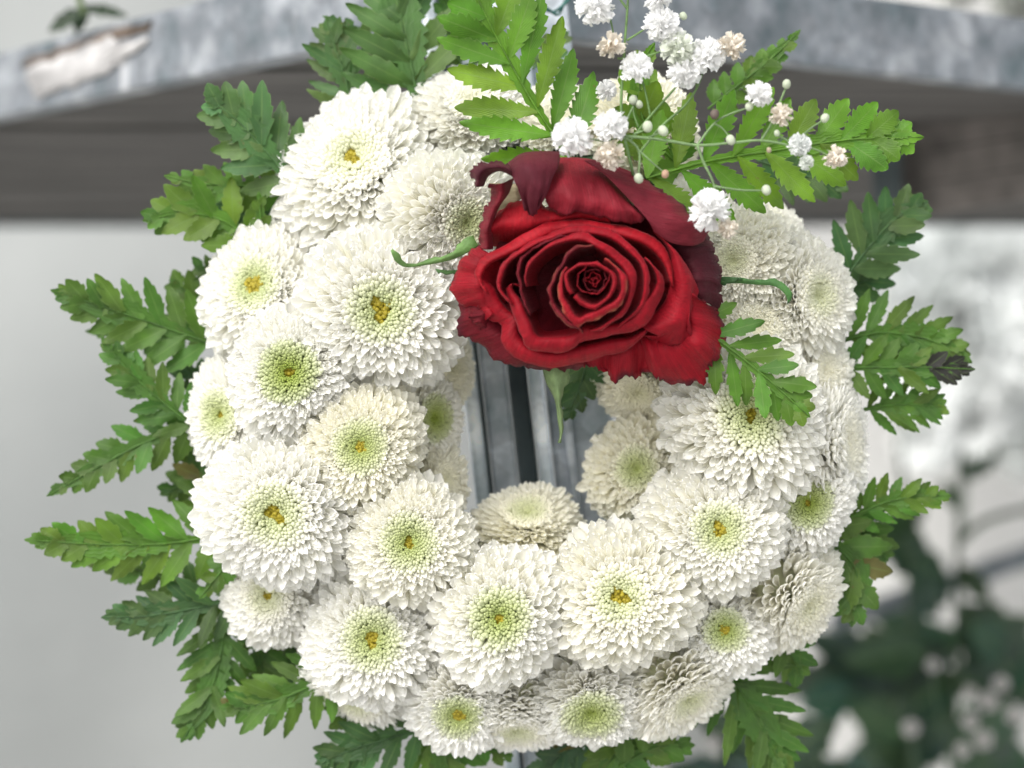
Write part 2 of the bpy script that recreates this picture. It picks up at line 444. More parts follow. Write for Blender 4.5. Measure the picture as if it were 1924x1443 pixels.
def mum(bx, by, R, nx, nz, green, yellow, warm, quill, label, dy=0.0, seed=0, size=1.0):
    rg = np.random.default_rng(1000 + seed); rr = random.Random(seed)
    d = (Vector((bx, by)) - RC).length - R0
    y0 = -math.sqrt(max(0, RT ** 2 - d * d)) * PX * .95 + dy
    n = Vector((nx, -math.sqrt(max(.02, 1 - nx * nx - nz * nz)), nz)).normalized()
    Rm = R * PX * (D + y0) / D * 1.13
    core = P(bx, by, y0) - n * Rm * .12
    base = core - n * Rm * .35
    rt = root('chrysanthemum', base, label, 'flower', 'white chrysanthemums packed round the wreath')
    q = n.to_track_quat('Z', 'Y'); spin = Quaternion(n, rr.uniform(0, 6.28)); q = spin @ q
    rt.rotation_mode = 'QUATERNION'; rt.rotation_quaternion = q
    qi = q.inverted(); view = qi @ Vector((0, -1, 0)); C0 = Vector((0, 0, Rm * .35))
    ks = rg.uniform(.88, 1.10); NP = int(CUM[-1] / ks ** 2); TK = np.interp((np.arange(NP) + .5) * ks ** 2, CUM, tt)
    dp = rg.uniform(-.05, .05); jt = rg.uniform(.8, 1.5)
    RH = [.50 + dp, .58 + dp, .64 + dp, .71 + dp, .80 + dp * .7, .89, .97, 1.0, .96]
    lob = [rg.uniform(0, 6.28) for _ in range(3)]
    iv, ic, sv_, sc_ = [], [], [], []; nf = 0
    green_lim = math.radians(17 + 23 * green)
    wcol = np.array([.968, .964, .935]) * (1 - warm) + np.array([.96, .94, .82]) * warm
    for k in range(NP):
        th = TK[k]; az = k * GOLD
        lobe = 1 + .035 * math.sin(3 * az + lob[0]) * math.sin(th) + .045 * math.sin(2 * az + lob[1]) * math.sin(th)
        rho = np.interp(th, TH, RH) * Rm * lobe
        jo = jt * (1 if th < BEAD else 2.0); th2 = th * (1 + rg.normal(0, .011) * jo) + rg.normal(0, .006) * jo; az2 = az + rg.normal(0, .020) * jo
        dirv = Vector((math.sin(th2) * math.cos(az2), math.sin(th2) * math.sin(az2), math.cos(th2)))
        sp = np.interp(th, TH, SP) * Rm * ks
        if th < math.radians(5 + 9 * yellow * (1 + .5 * math.sin(2 * az + lob[2]) + .35 * math.sin(3 * az))) and yellow > 0:
            continue
        er = Vector((math.cos(az2), math.sin(az2), 0))
        if th < BEAD:
            if rg.random() < .03 * green and th < green_lim: continue
            L = sp * (2.4 + 2.0 * th); Wd = sp * 1.06 * (1 + rg.normal(0, .07))
            rho *= 1 + rg.normal(0, .016)
            tip = C0 + dirv * rho
            ax = (dirv + Vector((0, 0, 1)) * max(0, .5 - .9 * th) + er * max(0, th - .35) * .9).normalized()      # tips point up and inward
            M = basis(ax, Vector((0, 0, 1)) if th > .1 else Vector((1, 0, 0)))
            A = np.array(M) @ np.diag([Wd, Wd, L]); b = np.array(tip - ax * L)
            iv.append(BV @ A.T + b)
            gk = max(0, min(1, 1 - (th - .04) / green_lim))
            gk = gk ** .7 * green; tipc = np.array([.50, .60, .15]); deep = np.array([.15, .25, .02])
            c = wcol * (1 - min(1, gk * 1.15)) + tipc * min(1, gk * 1.15); c = c * (1 - .45 * gk * gk) + deep * .45 * gk * gk
            yl = max(0, 1 - th / math.radians(62)) * .8; c = c * (1 - yl) + c * np.array([1, .98, .80]) * yl
            c = c * (1 + rg.normal(0, .02))
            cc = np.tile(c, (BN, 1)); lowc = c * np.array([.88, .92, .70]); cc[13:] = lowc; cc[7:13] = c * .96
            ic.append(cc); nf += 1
        else:
            if dirv.dot(view) < -.38: continue
            kind = 'spoon' if th < math.radians(80) else ('flat' if rg.random() < .75 else 'spoon')
            out = max(0, th - 1.1)
            L = Rm * (.40 + .20 * out) * (1 + rg.normal(0, .08)); Wd = sp * (1.06 + rg.normal(0, .10)) 
            rho *= 1 + rg.normal(0, .030)
            tip = C0 + dirv * rho
            if quill:
                wpt = rt.location + q @ tip; kk = PX * (D + wpt.y) / D
                if math.hypot(wpt.x / kk + 962 - quill[0], 721.5 - wpt.z / kk - quill[1]) < quill[2]: kind = 'quill'
            if rg.random() < .05: kind = 'quill'
            lay = min(.82, max(0, th - .3) * 1.1)
            ax = (dirv + er * lay - Vector((0, 0, 1)) * (.10 if th > 1.45 else 0) + Vector(rg.normal(0, .09, 3))).normalized()
            M = basis(ax, (Vector((0, 0, 1)) + Vector(rg.normal(0, .12, 3))))
            T = Matrix.Translation(tip - ax * L) @ M.to_4x4() @ Matrix.Diagonal((Wd, Wd * .85, L, 1))
            if th < SPLIT:
                pv, pf, pc = PD[kind][rr.randrange(5)]
                A = np.array(T); sv_.append(pv @ A[:3, :3].T + A[:3, 3]); sc_.append(pc * wcol * (1 + rg.normal(0, .01))); continue
            me = PM[kind][rr.randrange(5)]
            f = 1 - .04 * rr.random() - (.22 if rr.random() < .006 else 0); o = obj('petal', me, rt, color=tuple(wcol * f * (1.01 if kind != 'quill' else 1)))
            o.matrix_basis = T
    # filler beads under the outer petals keep the ball solid; inner tips are one piece
    v = np.vstack(iv); nb = len(iv); F = []
    for i in range(nb): F += [tuple(a + i * BN for a in f) for f in BFa]
    off = nb * BN; pf = PD['spoon'][0][1]
    for i in range(len(sv_)): F += [tuple(a + off + i * 56 for a in f) for f in pf]
    v = np.vstack([v] + sv_); ic += sc_
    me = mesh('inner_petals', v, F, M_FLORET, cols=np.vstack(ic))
    o = obj('inner_petals', me, rt); o['kind'] = 'stuff'
    # core ball
    r2, c2 = 8, 14; vv = []
    for i in range(r2):
        a = math.pi * i / (r2 - 1); e = .5 + .1 * math.sin(a)
        for j in range(c2):
            b = 2 * math.pi * j / c2
            vv.append((C0.x + Rm * .68 * math.sin(a) * math.cos(b), C0.y + Rm * .68 * math.sin(a) * math.sin(b), C0.z + Rm * (.40 if a < 1.57 else .5) * math.cos(a)))
    cc = np.tile(np.array([.72, .74, .50]), (len(vv), 1))
    obj('core', mesh('core', vv, grid_faces(r2, c2, 0, True), M_FLORET, cols=cc), rt)
    if yellow > 0:
        dv, nn = [], 0
        for k in range(int(30 + 90 * yellow)):
            rad = math.sqrt(k / (30 + 90 * yellow)) * (.085 + .13 * yellow) * Rm; a = k * GOLD
            if rg.random() < .15: continue
            p = np.array([rad * math.cos(a), rad * math.sin(a), C0.z + Rm * (.51 + rg.normal(0, .012))])
            dv.append(BV * np.array([.066, .066, .085]) * Rm + p - np.array([0, 0, .05 * Rm])); nn += 1
        F = []
        for i in range(nn): F += [tuple(a + i * BN for a in f) for f in BFa]
        obj('disc', mesh('disc', np.vstack(dv), F, M_DISC), rt)
    return rt

W = 'white chrysanthemum '
MUMS = [
 (680, 332, 158, -.18, .38, .35, .45, .1, (700, 370, 55), 'largest white chrysanthemum at the top left with yellow pit and open quills below it', 0),
 (500, 552, 128, -.28, .25, .75, .30, .1, (535, 555, 34), W + 'below the big top left flower, yellow slit in green eye', .002),
 (714, 582, 148, .08, -.05, .7, .75, .1, None, W + 'with ragged yellow centre left of the red rose and under its left sepal', 0),
 (855, 408, 122, .42, -.25, .6, .0, .2, None, 'white chrysanthemum under the upper left edge of the rose, green beads at right', .004),
 (885, 222, 112, .05, .55, .1, .0, .1, None, W + 'at the top, half hidden under the bright fern frond', .006),
 (1208, 243, 104, .15, .40, .15, .5, .75, None, 'cream chrysanthemum with orange yellow eye behind the baby\'s breath stems', -.002),
 (1045, 245, 95, .0, .45, .1, .0, .4, None, W + 'behind the bright fern frond, directly above the rose', .014),
 (553, 700, 122, -.05, .0, 1.0, .22, .05, (610, 735, 40), W + 'with the widest green eye, left of centre above the big lower left flower', 0),
 (452, 782, 112, -.55, .05, .7, .15, .05, None, W + 'facing left at the far left edge of the wreath', .002),
 (680, 838, 116, .02, .0, .85, .25, .6, None, 'creamy chrysanthemum with holes in a brownish green eye, left of the wreath hole', 0),
 (782, 785, 98, .72, .0, .95, .0, .3, None, W + 'facing sideways into the hole with a narrow green eye', .0),
 (532, 955, 150, -.1, -.08, .6, .55, .05, None, 'very large white chrysanthemum at the lower left with a forked yellow centre', -.006),
 (770, 1016, 118, .02, .02, .8, .30, .35, None, W + 'with green eye and yellow sliver, below left of the wreath hole', 0),
 (804, 905, 88, .80, .05, .1, .0, .7, None, 'small cream chrysanthemum on the lower left rim of the hole', .01),
 (814, 690, 88, .80, .05, .1, .0, .75, None, 'cream chrysanthemum on the left rim of the hole, touching the rose', .012),
 (522, 1108, 108, -.25, -.12, .35, .30, .05, None, W + 'half covered by the very large lower left one above it', .004),
 (703, 1192, 130, .0, -.02, .8, .50, .05, (700, 1105, 24), W + 'with a round solid yellow disc in a green ring, low on the left', 0),
 (940, 1155, 128, -.02, .02, .85, .15, .15, None, W + 'at bottom centre with tiny yellow specks in its green eye', 0),
 (1167, 1118, 136, -.1, .05, .55, .60, .35, None, 'large cream chrysanthemum with heart shaped yellow centre, right of bottom centre', 0),
 (990, 1004, 110, .0, .82, .45, .0, .7, None, 'cream chrysanthemum facing up into the hole at its bottom', .006),
 (1342, 992, 126, .06, .03, .7, .50, .2, None, W + 'with yellow centre split in two, right below the hole', 0),
 (1200, 884, 100, -.15, .12, .7, .0, .75, None, 'creamy chrysanthemum with a small dark green eye on the right rim of the hole', .004),
 (1400, 788, 150, .02, .12, .65, .25, .2, None, W + 'right of the rose with a fern frond lying over its eye', 0),
 (1502, 942, 102, .15, .0, .95, .1, .05, (1440, 915, 46), 'small white chrysanthemum with bright green eye and open quills on its left', -.003),
 (1528, 835, 140, .88, .05, .0, .0, .15, None, W + 'forming the rightmost bulge of the wreath, eye hidden', .006),
 (1490, 560, 128, .62, .05, .35, .0, .25, (1455, 590, 22), W + 'facing right at the upper right edge with a pale green eye', .002),
 (1390, 495, 100, -.35, .05, .3, .0, .4, None, 'white chrysanthemum with pale beads at the right edge of the rose above the sepal', .006),
 (1415, 620, 95, .1, .1, .0, .0, .45, None, 'cream chrysanthemum between rose and right edge, under the right sepal', .010),
 (1440, 450, 80, .2, .6, .0, .0, .2, None, W + 'peeking out under the right fern frond at the upper right', .008),
 (1212, 715, 90, -.3, -.5, .1, .0, .8, None, 'cream chrysanthemum just under the lower right edge of the rose', .008),
 (866, 1310, 112, -.05, -.5, .9, .1, .0, None, W + 'tilted down at the bottom left of centre with green eye', -.007),
 (1106, 1300, 117, .05, -.5, .85, .0, .05, (1090, 1240, 24), W + 'tilted down at the bottom right of centre with green oval eye', -.007),
 (1352, 1176, 96, .12, -.05, .9, .2, .05, None, 'smallest white chrysanthemum with green eye, low on the right', -.006),
 (1474, 1108, 120, .60, -.40, .15, .0, .35, None, W + 'on the lower right edge without visible eye', -.006),
 (1268, 1276, 120, .42, -.62, .35, .0, .35, None, W + 'tilted down at the lower right, pale green eye at its rim', -.005),
 (970, 1322, 116, .0, -.82, .35, .0, .15, None, W + 'at the very bottom of the wreath between two tilted ones', -.001),
 (685, 1262, 120, -.3, -.72, .35, .0, .05, None, W + 'at the lower left rim below the flower with the round yellow disc', .008),
 (1300, 430, 95, .3, .3, .0, .0, .2, None, W + 'hidden behind the upper right petals of the rose', .01),
 (1060, 420, 110, .0, .2, .0, .0, .2, None, W + 'hidden behind the middle of the rose', .01),
 (1520, 700, 88, .6, .1, .0, .0, .3, None, W + 'squeezed between the two right edge flowers', .01),
]
for i, a in enumerate(MUMS): mum(*a[:10], dy=a[10], seed=i)

# foam ring
fr = root('wreath_base', P(RC.x, RC.y, .005), 'dark green foam ring under the white flowers', 'wreath base')
r_, c_ = 64, 20; v = []
for i in range(r_):
    a = 2 * math.pi * i / r_
    for j in range(c_):
        b = 2 * math.pi * j / c_; r = 118 * PX * (1 + .03 * math.sin(5 * a + 3 * b))
        R = R0 * PX + r * math.cos(b); v.append((R * math.cos(a), r * .95 * math.sin(b), R * math.sin(a)))
f = []
for i in range(r_):
    for j in range(c_): f.append((i * c_ + j, i * c_ + (j + 1) % c_, ((i + 1) % r_) * c_ + (j + 1) % c_, ((i + 1) % r_) * c_ + j))
obj('foam_ring', mesh('foam_ring', v, f, M_FOAM), fr)

# ------------------------------------------------------------------ ferns
def leaf_mesh(base, d, s, n, L, Wd, teeth=7, dt=.3, fold=.18, droop=0.0, seed=0, wide=.4, basew=.16, name='leaflet', m=None, org=Vector(), sub=1):
    rg = random.Random(seed); v, uv = [], []
    ph = [(0.0, 1 - dt), (.45, 1 - dt * .45), (.85, 1.0)]
    st = []
    for k in range(teeth):
        for p, q in ph: st.append(((k + p) / teeth, q, p))
    st.append((1.0, 1.0, 0))
    cu = [-1, -.55, 0, .55, 1]; wv = rg.uniform(0, 6); wa = rg.uniform(.01, .035) * L
    for t, q, p in st:
        t_ = min(t, 1.0)
        prof = (min(1, t_ / wide) ** .55 if t_ < wide else 1) * (1 if t_ < wide else max(0, 1 - ((t_ - wide) / (1 - wide)) ** 1.9) ** .8)
        prof = max(prof, basew * (1 - t_ / .3)) if t_ < .3 else prof
        wl = Wd * prof
        for u in cu:
            e = q if abs(u) == 1 else 1
            jit = 1 + (rg.uniform(-.06, .06) if abs(u) == 1 else 0)
            fwd = (.03 if (abs(u) == 1 and p > .8) else 0) + .04 * abs(u)
            pos = base + d * (L * min(1.0, t_ + fwd * (1 - t_))) + s * (u * wl * e * jit)
            pos += n * (abs(u) * wl * fold - droop * L * t_ * t_ + wa * math.sin(wv + t_ * 6 + u * 1.5))
            v.append(pos - org); uv.append((u, t_))
    return mesh(name, v, grid_faces(len(st), 5), m or M_LEAF, uvs=uv)

def frond(pts, hw, n, tone, y0, y1, label, seed, start=.06, ang=(56, 25), lw=.30, roll=0.0, tint=None, teeth=6, fold=.15, group='fern fronds fanned round the wreath', tip_dark=False, sides=(1, 1), tail=1.6):
    rg = random.Random(seed * 13 + 5)
    c2 = catmull(pts, 40); c3 = [P(c2[i][0], c2[i][1], y0 + (y1 - y0) * i / 39) for i in range(40)]
    org = c3[0].copy()
    rt = root('fern_frond', org, label, 'fern', group)
    T0 = (c3[-1] - c3[0]); Lf = sum((c3[i + 1] - c3[i]).length for i in range(39))
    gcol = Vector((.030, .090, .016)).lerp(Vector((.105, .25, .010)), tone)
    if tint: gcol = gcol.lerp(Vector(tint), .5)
    st = tube([tuple(c3[i]) for i in range(0, 40, 3)] , (.0005, .0002), 6, 24)
    obj('stem', mesh('stem', [Vector(q) - org - Vector((0, .0002, 0)) for q in st[0]], st[1], M_STEM), rt, color=tuple(gcol * .9))
    HW = hw * PX * (1.08 if lw < .29 else 1.2); open_ = lw < .29
    def at(t):
        x = t * 39; i = min(38, int(x)); f = x - i; return c3[i].lerp(c3[i + 1], f), (c3[min(39, i + 2)] - c3[max(0, i - 1)]).normalized()
    nv = Vector((math.sin(roll), -math.cos(roll), 0)).normalized()
    for k in range(n):
        u = k / n; t = start + (1 - start) * (1 - (1 - u) ** 1.12) * .955
        for si, sg in enumerate((-1, 1)):
            if not sides[si]: continue
            p, T = at(min(.985, t + (.5 / n * .35 if sg > 0 else 0)))
            nn = (nv - T * nv.dot(T)).normalized(); sv = T.cross(nn) * sg
            a = math.radians(ang[0] + (ang[1] - ang[0]) * u + rg.uniform(-5, 5))
            env = (1 - u) ** (.72 if open_ else .88) * (.86 + .14 * min(1, u * 5))
            L = HW * env / max(.5, math.sin(a)) * rg.uniform(.92, 1.06)
            L = max(L, Lf * .03)
            d = (T * math.cos(a) + sv * math.sin(a) + nn * rg.uniform(-.16, .22)).normalized()
            s2 = d.cross(nn).normalized(); n2 = s2.cross(d).normalized()
            if n2.dot(nn) < 0: n2 = -n2
            tw = rg.uniform(-.25, .25); s3 = (s2 * math.cos(tw) + n2 * math.sin(tw))
            sp = Lf * (1 - start) / n
            Wd = sp * (.51 if open_ else (.60 if lw >= .36 else .50)) * rg.uniform(.93, 1.1)
            Wd = min(Wd, L * .42)
            me = leaf_mesh(p, d, s3, n2, L, Wd, teeth=max(3, int(teeth * (1 - u * .4))), dt=.30 if open_ else .22, basew=.2 if open_ else .75 * (.3 + u), wide=.5 if open_ else .36, fold=fold * rg.uniform(-.3, 1.5), droop=rg.uniform(-.08, .22), seed=rg.randrange(9999), org=org)
            f = rg.uniform(.82, 1.2); c = gcol * f; c.x *= rg.uniform(.8, 1.4)
            if not open_ and rg.random() < .008: c = Vector((.13, .12, .03))
            if tip_dark and u > .55: c = Vector((.012, .010, .010))
            obj('leaflet', me, rt, color=tuple(c))
    # webbing along the midrib that joins the lobes towards the tip
    v, uv = [], []
    for i in range(61):
        t = .02 + .97 * i / 60; p, T = at(t); nn = (nv - T * nv.dot(T)).normalized(); sv = T.cross(nn)
        wb = HW * (.05 + (.20 if open_ else .44) * math.sin(min(1, t * 1.0) * math.pi) ** .8 * (t ** (1.6 if open_ else .8))) * (1 - .35 * ((i * n / 60 * 2) % 1)) 
        wb = min(wb, HW * (1 - t) * .8)
        for u in (-1, -.5, 0, .5, 1): v.append(p + sv * u * wb + nn * (abs(u) * wb * fold - .0003) - org); uv.append((u * .5, t * .5))
    obj('blade', mesh('blade', v, grid_faces(61, 5), M_LEAF, uvs=uv), rt, color=tuple(gcol))
    # pointed end of the frond
    p, T = at(.86); nn = (nv - T * nv.dot(T)).normalized(); sv = T.cross(nn)
    me = leaf_mesh(p, (c3[-1] - p).normalized(), sv, nn, (c3[-1] - p).length * 1.02, HW * .10 + .0006, teeth=5, dt=.25, seed=seed, org=org, wide=.2)
    obj('tip_leaflet', me, rt, color=(.012, .010, .010) if tip_dark else tuple(gcol * 1.08))
    return rt
F = 'fern frond '
BL = (.035, .085, .045)
FR = [
 # points, half width, lobes, tone, y base, y tip, label, kw
 ([(410, 650), (300, 612), (190, 575), (95, 545)], 82, 8, .35, .008, .0, 'wide green fern frond pointing left at mid height, topmost of the left side three', {}),
 ([(400, 625), (280, 630), (160, 622)], 45, 6, .3, .03, .03, 'dull fern frond mostly hidden behind the wide left one', {}),
 ([(372, 808), (300, 750), (235, 690), (190, 632)], 62, 8, .32, .004, .0, F + 'rising to the upper left from the left edge flower', {}),
 ([(375, 800), (280, 828), (180, 880), (88, 932)], 58, 8, .38, .010, .004, F + 'drooping to the lower left from the left edge flower', {}),
 ([(425, 1005), (300, 1022), (170, 1022), (46, 1014)], 78, 9, .62, .004, -.004, 'long yellow green fern frond reaching nearest the left photo edge', {}),
 ([(390, 1110), (290, 1080), (190, 1050), (95, 1032)], 42, 8, .28, .020, .016, 'narrow folded fern frond with spore dots under the long yellow green one', {'tint': (.08, .14, .03)}),
 ([(455, 1125), (370, 1142), (280, 1157), (190, 1160)], 68, 8, .28, .006, .0, 'dark bluish fern frond pointing left at lower left', {'tint': BL}),
 ([(432, 1110), (420, 1200), (395, 1300), (340, 1395)], 80, 9, .25, .010, .006, 'dark fern frond hanging straight down at lower left', {}),
 ([(470, 1040), (420, 1070), (375, 1125)], 34, 4, .45, -.002, -.004, 'short single green fern piece hanging beside the long yellow green frond', {'lw': .45}),
 ([(640, 1255), (560, 1300), (490, 1322), (412, 1330)], 78, 7, .4, .004, .0, 'broad fern frond pointing left below the lower left flowers', {}),
 ([(480, 1180), (490, 1240), (505, 1300)], 60, 4, .2, .018, .018, 'short dark fern frond behind the hanging one', {'lw': .42}),
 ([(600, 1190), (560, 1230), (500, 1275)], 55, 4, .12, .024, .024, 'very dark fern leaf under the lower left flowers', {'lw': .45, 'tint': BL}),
 ([(560, 350), (505, 290), (450, 230), (386, 180)], 92, 6, .42, -.004, -.008, 'broad bluish green fern frond at the upper left overlapping the big flower', {'tint': (.05, .13, .055), 'lw': .36}),
 ([(540, 355), (460, 350), (380, 345), (308, 330)], 48, 7, .72, .008, .0, 'light green fern frond pointing left below the broad bluish one', {'tint': (.11, .22, .05)}),
 ([(480, 470), (430, 420), (350, 400), (268, 415)], 74, 6, .62, .004, .0, 'bright fern frond pointing left against the edge of the table shadow', {'lw': .36}),
 ([(500, 475), (492, 430), (486, 360)], 26, 3, .5, -.001, -.003, 'single upright green fern leaflet beside the big top left flower', {'lw': .5}),
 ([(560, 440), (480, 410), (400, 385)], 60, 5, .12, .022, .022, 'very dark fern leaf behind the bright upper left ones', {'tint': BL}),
 ([(450, 545), (410, 520), (365, 500)], 45, 4, .22, .020, .020, 'small dark fern piece left of the second flower', {}),
 ([(430, 610), (380, 570), (318, 525)], 55, 4, .25, .022, .02, 'dark fern piece above the wide left frond', {}),
 ([(420, 770), (375, 720), (325, 672)], 50, 5, .15, .024, .024, 'dark bluish fern piece between the two left frond pairs', {'tint': BL}),
 ([(430, 1010), (395, 930), (350, 835)], 72, 5, .25, .020, .016, 'dark fern frond climbing behind the left edge under the far left flower', {}),
 ([(440, 920), (380, 900), (300, 930)], 50, 4, .22, .026, .026, 'dark fern bit behind the very large lower left flower', {}),
 ([(665, 225), (650, 150), (630, 90), (612, 35)], 78, 7, .36, .012, .012, 'muted green fern frond standing upright left of the top', {'tint': (.06, .13, .05)}),
 ([(788, 230), (775, 130), (752, 30), (735, -90)], 130, 7, .42, .006, .006, 'tall muted green fern frond running out of the top of the picture', {'tint': (.06, .14, .045)}),
 ([(790, 150), (700, 75), (606, 30)], 30, 6, .45, .018, .012, 'thin fern frond tip pointing upper left behind the tall one', {'tint': (.07, .14, .06)}),
 ([(868, 130), (850, 60), (835, -20)], 48, 5, .28, .02, .02, 'small fern piece between the tall frond and the bright one', {}),
 ([(1075, 300), (1015, 215), (960, 120), (918, 40), (872, -60)], 140, 8, .88, -.052, -.060, 'large bright green fern frond rising from the rose across the top', {'lw': .215, 'ang': (52, 40), 'start': .0, 'tail': 1, 'fold': .05, 'teeth': 10}),
 ([(1000, 130), (1035, 95), (1068, 58)], 34, 3, .4, .02, .02, 'pale blurred fern leaf before the steel plate at the top', {'tint': (.09, .17, .08), 'lw': .5}),
 ([(1330, 205), (1400, 150), (1460, 100), (1504, 56)], 40, 8, .5, .0, -.004, 'narrow green fern frond pointing to the upper right', {'lw': .4}),
 ([(1215, 335), (1330, 303), (1460, 282), (1600, 262), (1735, 258)], 128, 10, .90, -.050, -.046, 'large bright fern frond reaching right behind the baby\'s breath', {'lw': .22, 'ang': (62, 36), 'start': .0, 'fold': .05, 'teeth': 10}),
 ([(1290, 330), (1210, 230), (1205, 130), (1230, 80)], 60, 5, .70, -.03, -.036, 'green fern frond standing behind the baby\'s breath cluster', {'lw': .36}),
 ([(1420, 300), (1510, 330), (1592, 346)], 60, 6, .3, .01, .01, 'dull bluish fern frond under the large right one', {'tint': (.05, .11, .06), 'lw': .36}),
 ([(1590, 520), (1640, 455), (1690, 405), (1744, 378)], 82, 6, .35, .006, .002, 'bluish fern frond at the upper right beside the facing right flower', {'tint': (.05, .11, .06), 'lw': .36}),
 ([(1560, 560), (1620, 530), (1668, 500)], 52, 4, .22, .018, .018, 'dark rounded fern piece at the right edge of the wreath', {'tint': BL, 'lw': .45}),
 ([(1580, 640), (1660, 625), (1750, 640), (1826, 682)], 78, 8, .42, .004, .0, 'green fern frond with upright leaflets on the right side', {}),
 ([(1570, 690), (1660, 690), (1750, 690), (1832, 694)], 62, 8, .38, .000, -.004, 'fern frond on the right side whose tip has turned black', {'tip_dark': True}),
 ([(1620, 770), (1690, 760), (1778, 765)], 62, 7, .42, .006, .002, 'shorter fern frond below the black tipped one', {}),
 ([(1590, 975), (1660, 945), (1730, 932), (1788, 932)], 52, 8, .52, .004, .0, 'bright fern frond pointing right at lower right', {}),
 ([(1530, 990), (1575, 1030), (1610, 1080), (1600, 1178)], 78, 5, .36, .004, .002, 'ragged broad fern frond hanging at the right lower edge', {'lw': .45}),
 ([(1560, 960), (1620, 1000), (1668, 1055)], 60, 5, .28, .014, .014, 'dark fern piece just under the bright right one', {'lw': .42}),
 ([(1455, 1175), (1480, 1215), (1505, 1272)], 56, 4, .35, .006, .006, 'small fern piece under the lower right flower without eye', {'lw': .42}),
 ([(1330, 1215), (1385, 1290), (1430, 1360), (1475, 1450)], 108, 8, .30, .008, .006, 'large dark fern frond hanging at the bottom right', {'lw': .34}),
 ([(1290, 600), (1365, 650), (1440, 710), (1522, 784)], 82, 8, .60, -.052, -.058, 'green fern frond coming from under the right side of the rose', {'lw': .28, 'fold': .05}),
 ([(800, 1365), (740, 1385), (670, 1405), (592, 1436)], 72, 6, .15, .008, .008, 'dark green fern frond at the bottom left', {'tint': (.02, .07, .025)}),
 ([(790, 1350), (830, 1400), (850, 1480)], 84, 5, .32, .010, .010, 'fern frond hanging below the bottom left flower', {'lw': .36}),
 ([(900, 1400), (930, 1412), (965, 1420)], 26, 3, .4, .010, .010, 'tiny fern tip under the lowest flower', {'lw': .5}),
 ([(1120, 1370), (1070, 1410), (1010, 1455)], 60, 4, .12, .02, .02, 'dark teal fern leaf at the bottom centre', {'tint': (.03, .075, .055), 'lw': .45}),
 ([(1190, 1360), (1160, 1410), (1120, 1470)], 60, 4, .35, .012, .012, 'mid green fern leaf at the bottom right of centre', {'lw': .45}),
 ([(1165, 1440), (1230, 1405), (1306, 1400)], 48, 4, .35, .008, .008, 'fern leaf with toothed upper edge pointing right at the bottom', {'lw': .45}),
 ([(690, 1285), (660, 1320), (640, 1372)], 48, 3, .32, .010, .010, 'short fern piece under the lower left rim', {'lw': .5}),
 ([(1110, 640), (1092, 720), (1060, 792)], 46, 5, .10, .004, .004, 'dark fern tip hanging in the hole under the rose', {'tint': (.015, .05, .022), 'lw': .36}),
]
for i, a in enumerate(FR):
    frond(a[0], a[1], a[2], a[3], a[4], a[5], a[6], i + 1, **a[7])

# ------------------------------------------------------------------ rose
RCX = (905, 825)
def cr(x, y, h): return (800 + x / 2.885, 240 + y / 2.885, h)      # zoomed tracing -> photograph pixels
rose = root('rose', P(1112, 530, -.045), 'large open dark red rose with wilted burgundy outer petals on the wreath', 'rose')
def patch(curves, col, rows=18, cols=44, edge=(0.0, 0.0), seed=0, wav=.0006, thick=.00022, name='petal', m=None, pale=0.0, parent=None, rag=0.0, fold_px=1.5, crumple=.0009):
    parent = parent or rose; rg = random.Random(seed)
    cs = [catmull([cr(*p) for p in c], cols) for c in curves]
    G = np.stack(cs, 0); out = np.zeros((rows, cols, 3))
    for j in range(cols): out[:, j] = catmull(G[:, j], rows)
    a, b, c = rg.uniform(0, 6), rg.uniform(0, 6), rg.uniform(0, 6)
    jag = [rg.gauss(0, 1) for _ in range(cols)]; rag = rag or (2.2 if edge[0] > .7 else .9)
    v, cc, uv = [], [], []
    for i in range(rows):
        s = i / (rows - 1)                     # 0 inner, 1 free edge
        for j in range(cols):
            t = j / (cols - 1); px, py, h = out[i, j]
            fr_ = s ** 2; px += fr_ * fold_px * math.sin(t * 8 + c) * .6; py += fr_ * fold_px * math.sin(t * 11 + a) * .6
            px += fr_ * (2.2 * math.sin(t * 19 + a) + 1.4 * math.sin(t * 41 + b)); py += fr_ * (2.2 * math.sin(t * 17 + b) + 1.2 * math.sin(t * 47 + c)) + (jag[j] * rag if i == rows - 1 else 0)
            px += jag[-j] * rag * .8 if i == rows - 1 else 0
            h2 = h / 1000 + fr_ * wav * (math.sin(t * 14 + a) + .6 * math.sin(t * 29 + c)) + wav * .5 * math.sin(t * 9 + s * 5 + b)
            h2 += crumple * (.35 + s) * (MN.noise(Vector((px / 34, py / 34, seed * 3.1))) + .5 * MN.noise(Vector((px / 13, py / 13, seed * 1.7))))
            v.append(P(px, py, -h2) - parent.location)
            ee = max(0, (s - .86) / .14) ; cc.append((ee * edge[0], ee * pale, 0)); uv.append((t, s))
    o = obj(name, mesh(name, v, grid_faces(rows, cols), m or M_ROSE, cols=cc, uvs=uv), parent, color=col)
    sdf = o.modifiers.new('thick', 'SOLIDIFY'); sdf.thickness = thick; sdf.offset = 0
    return o
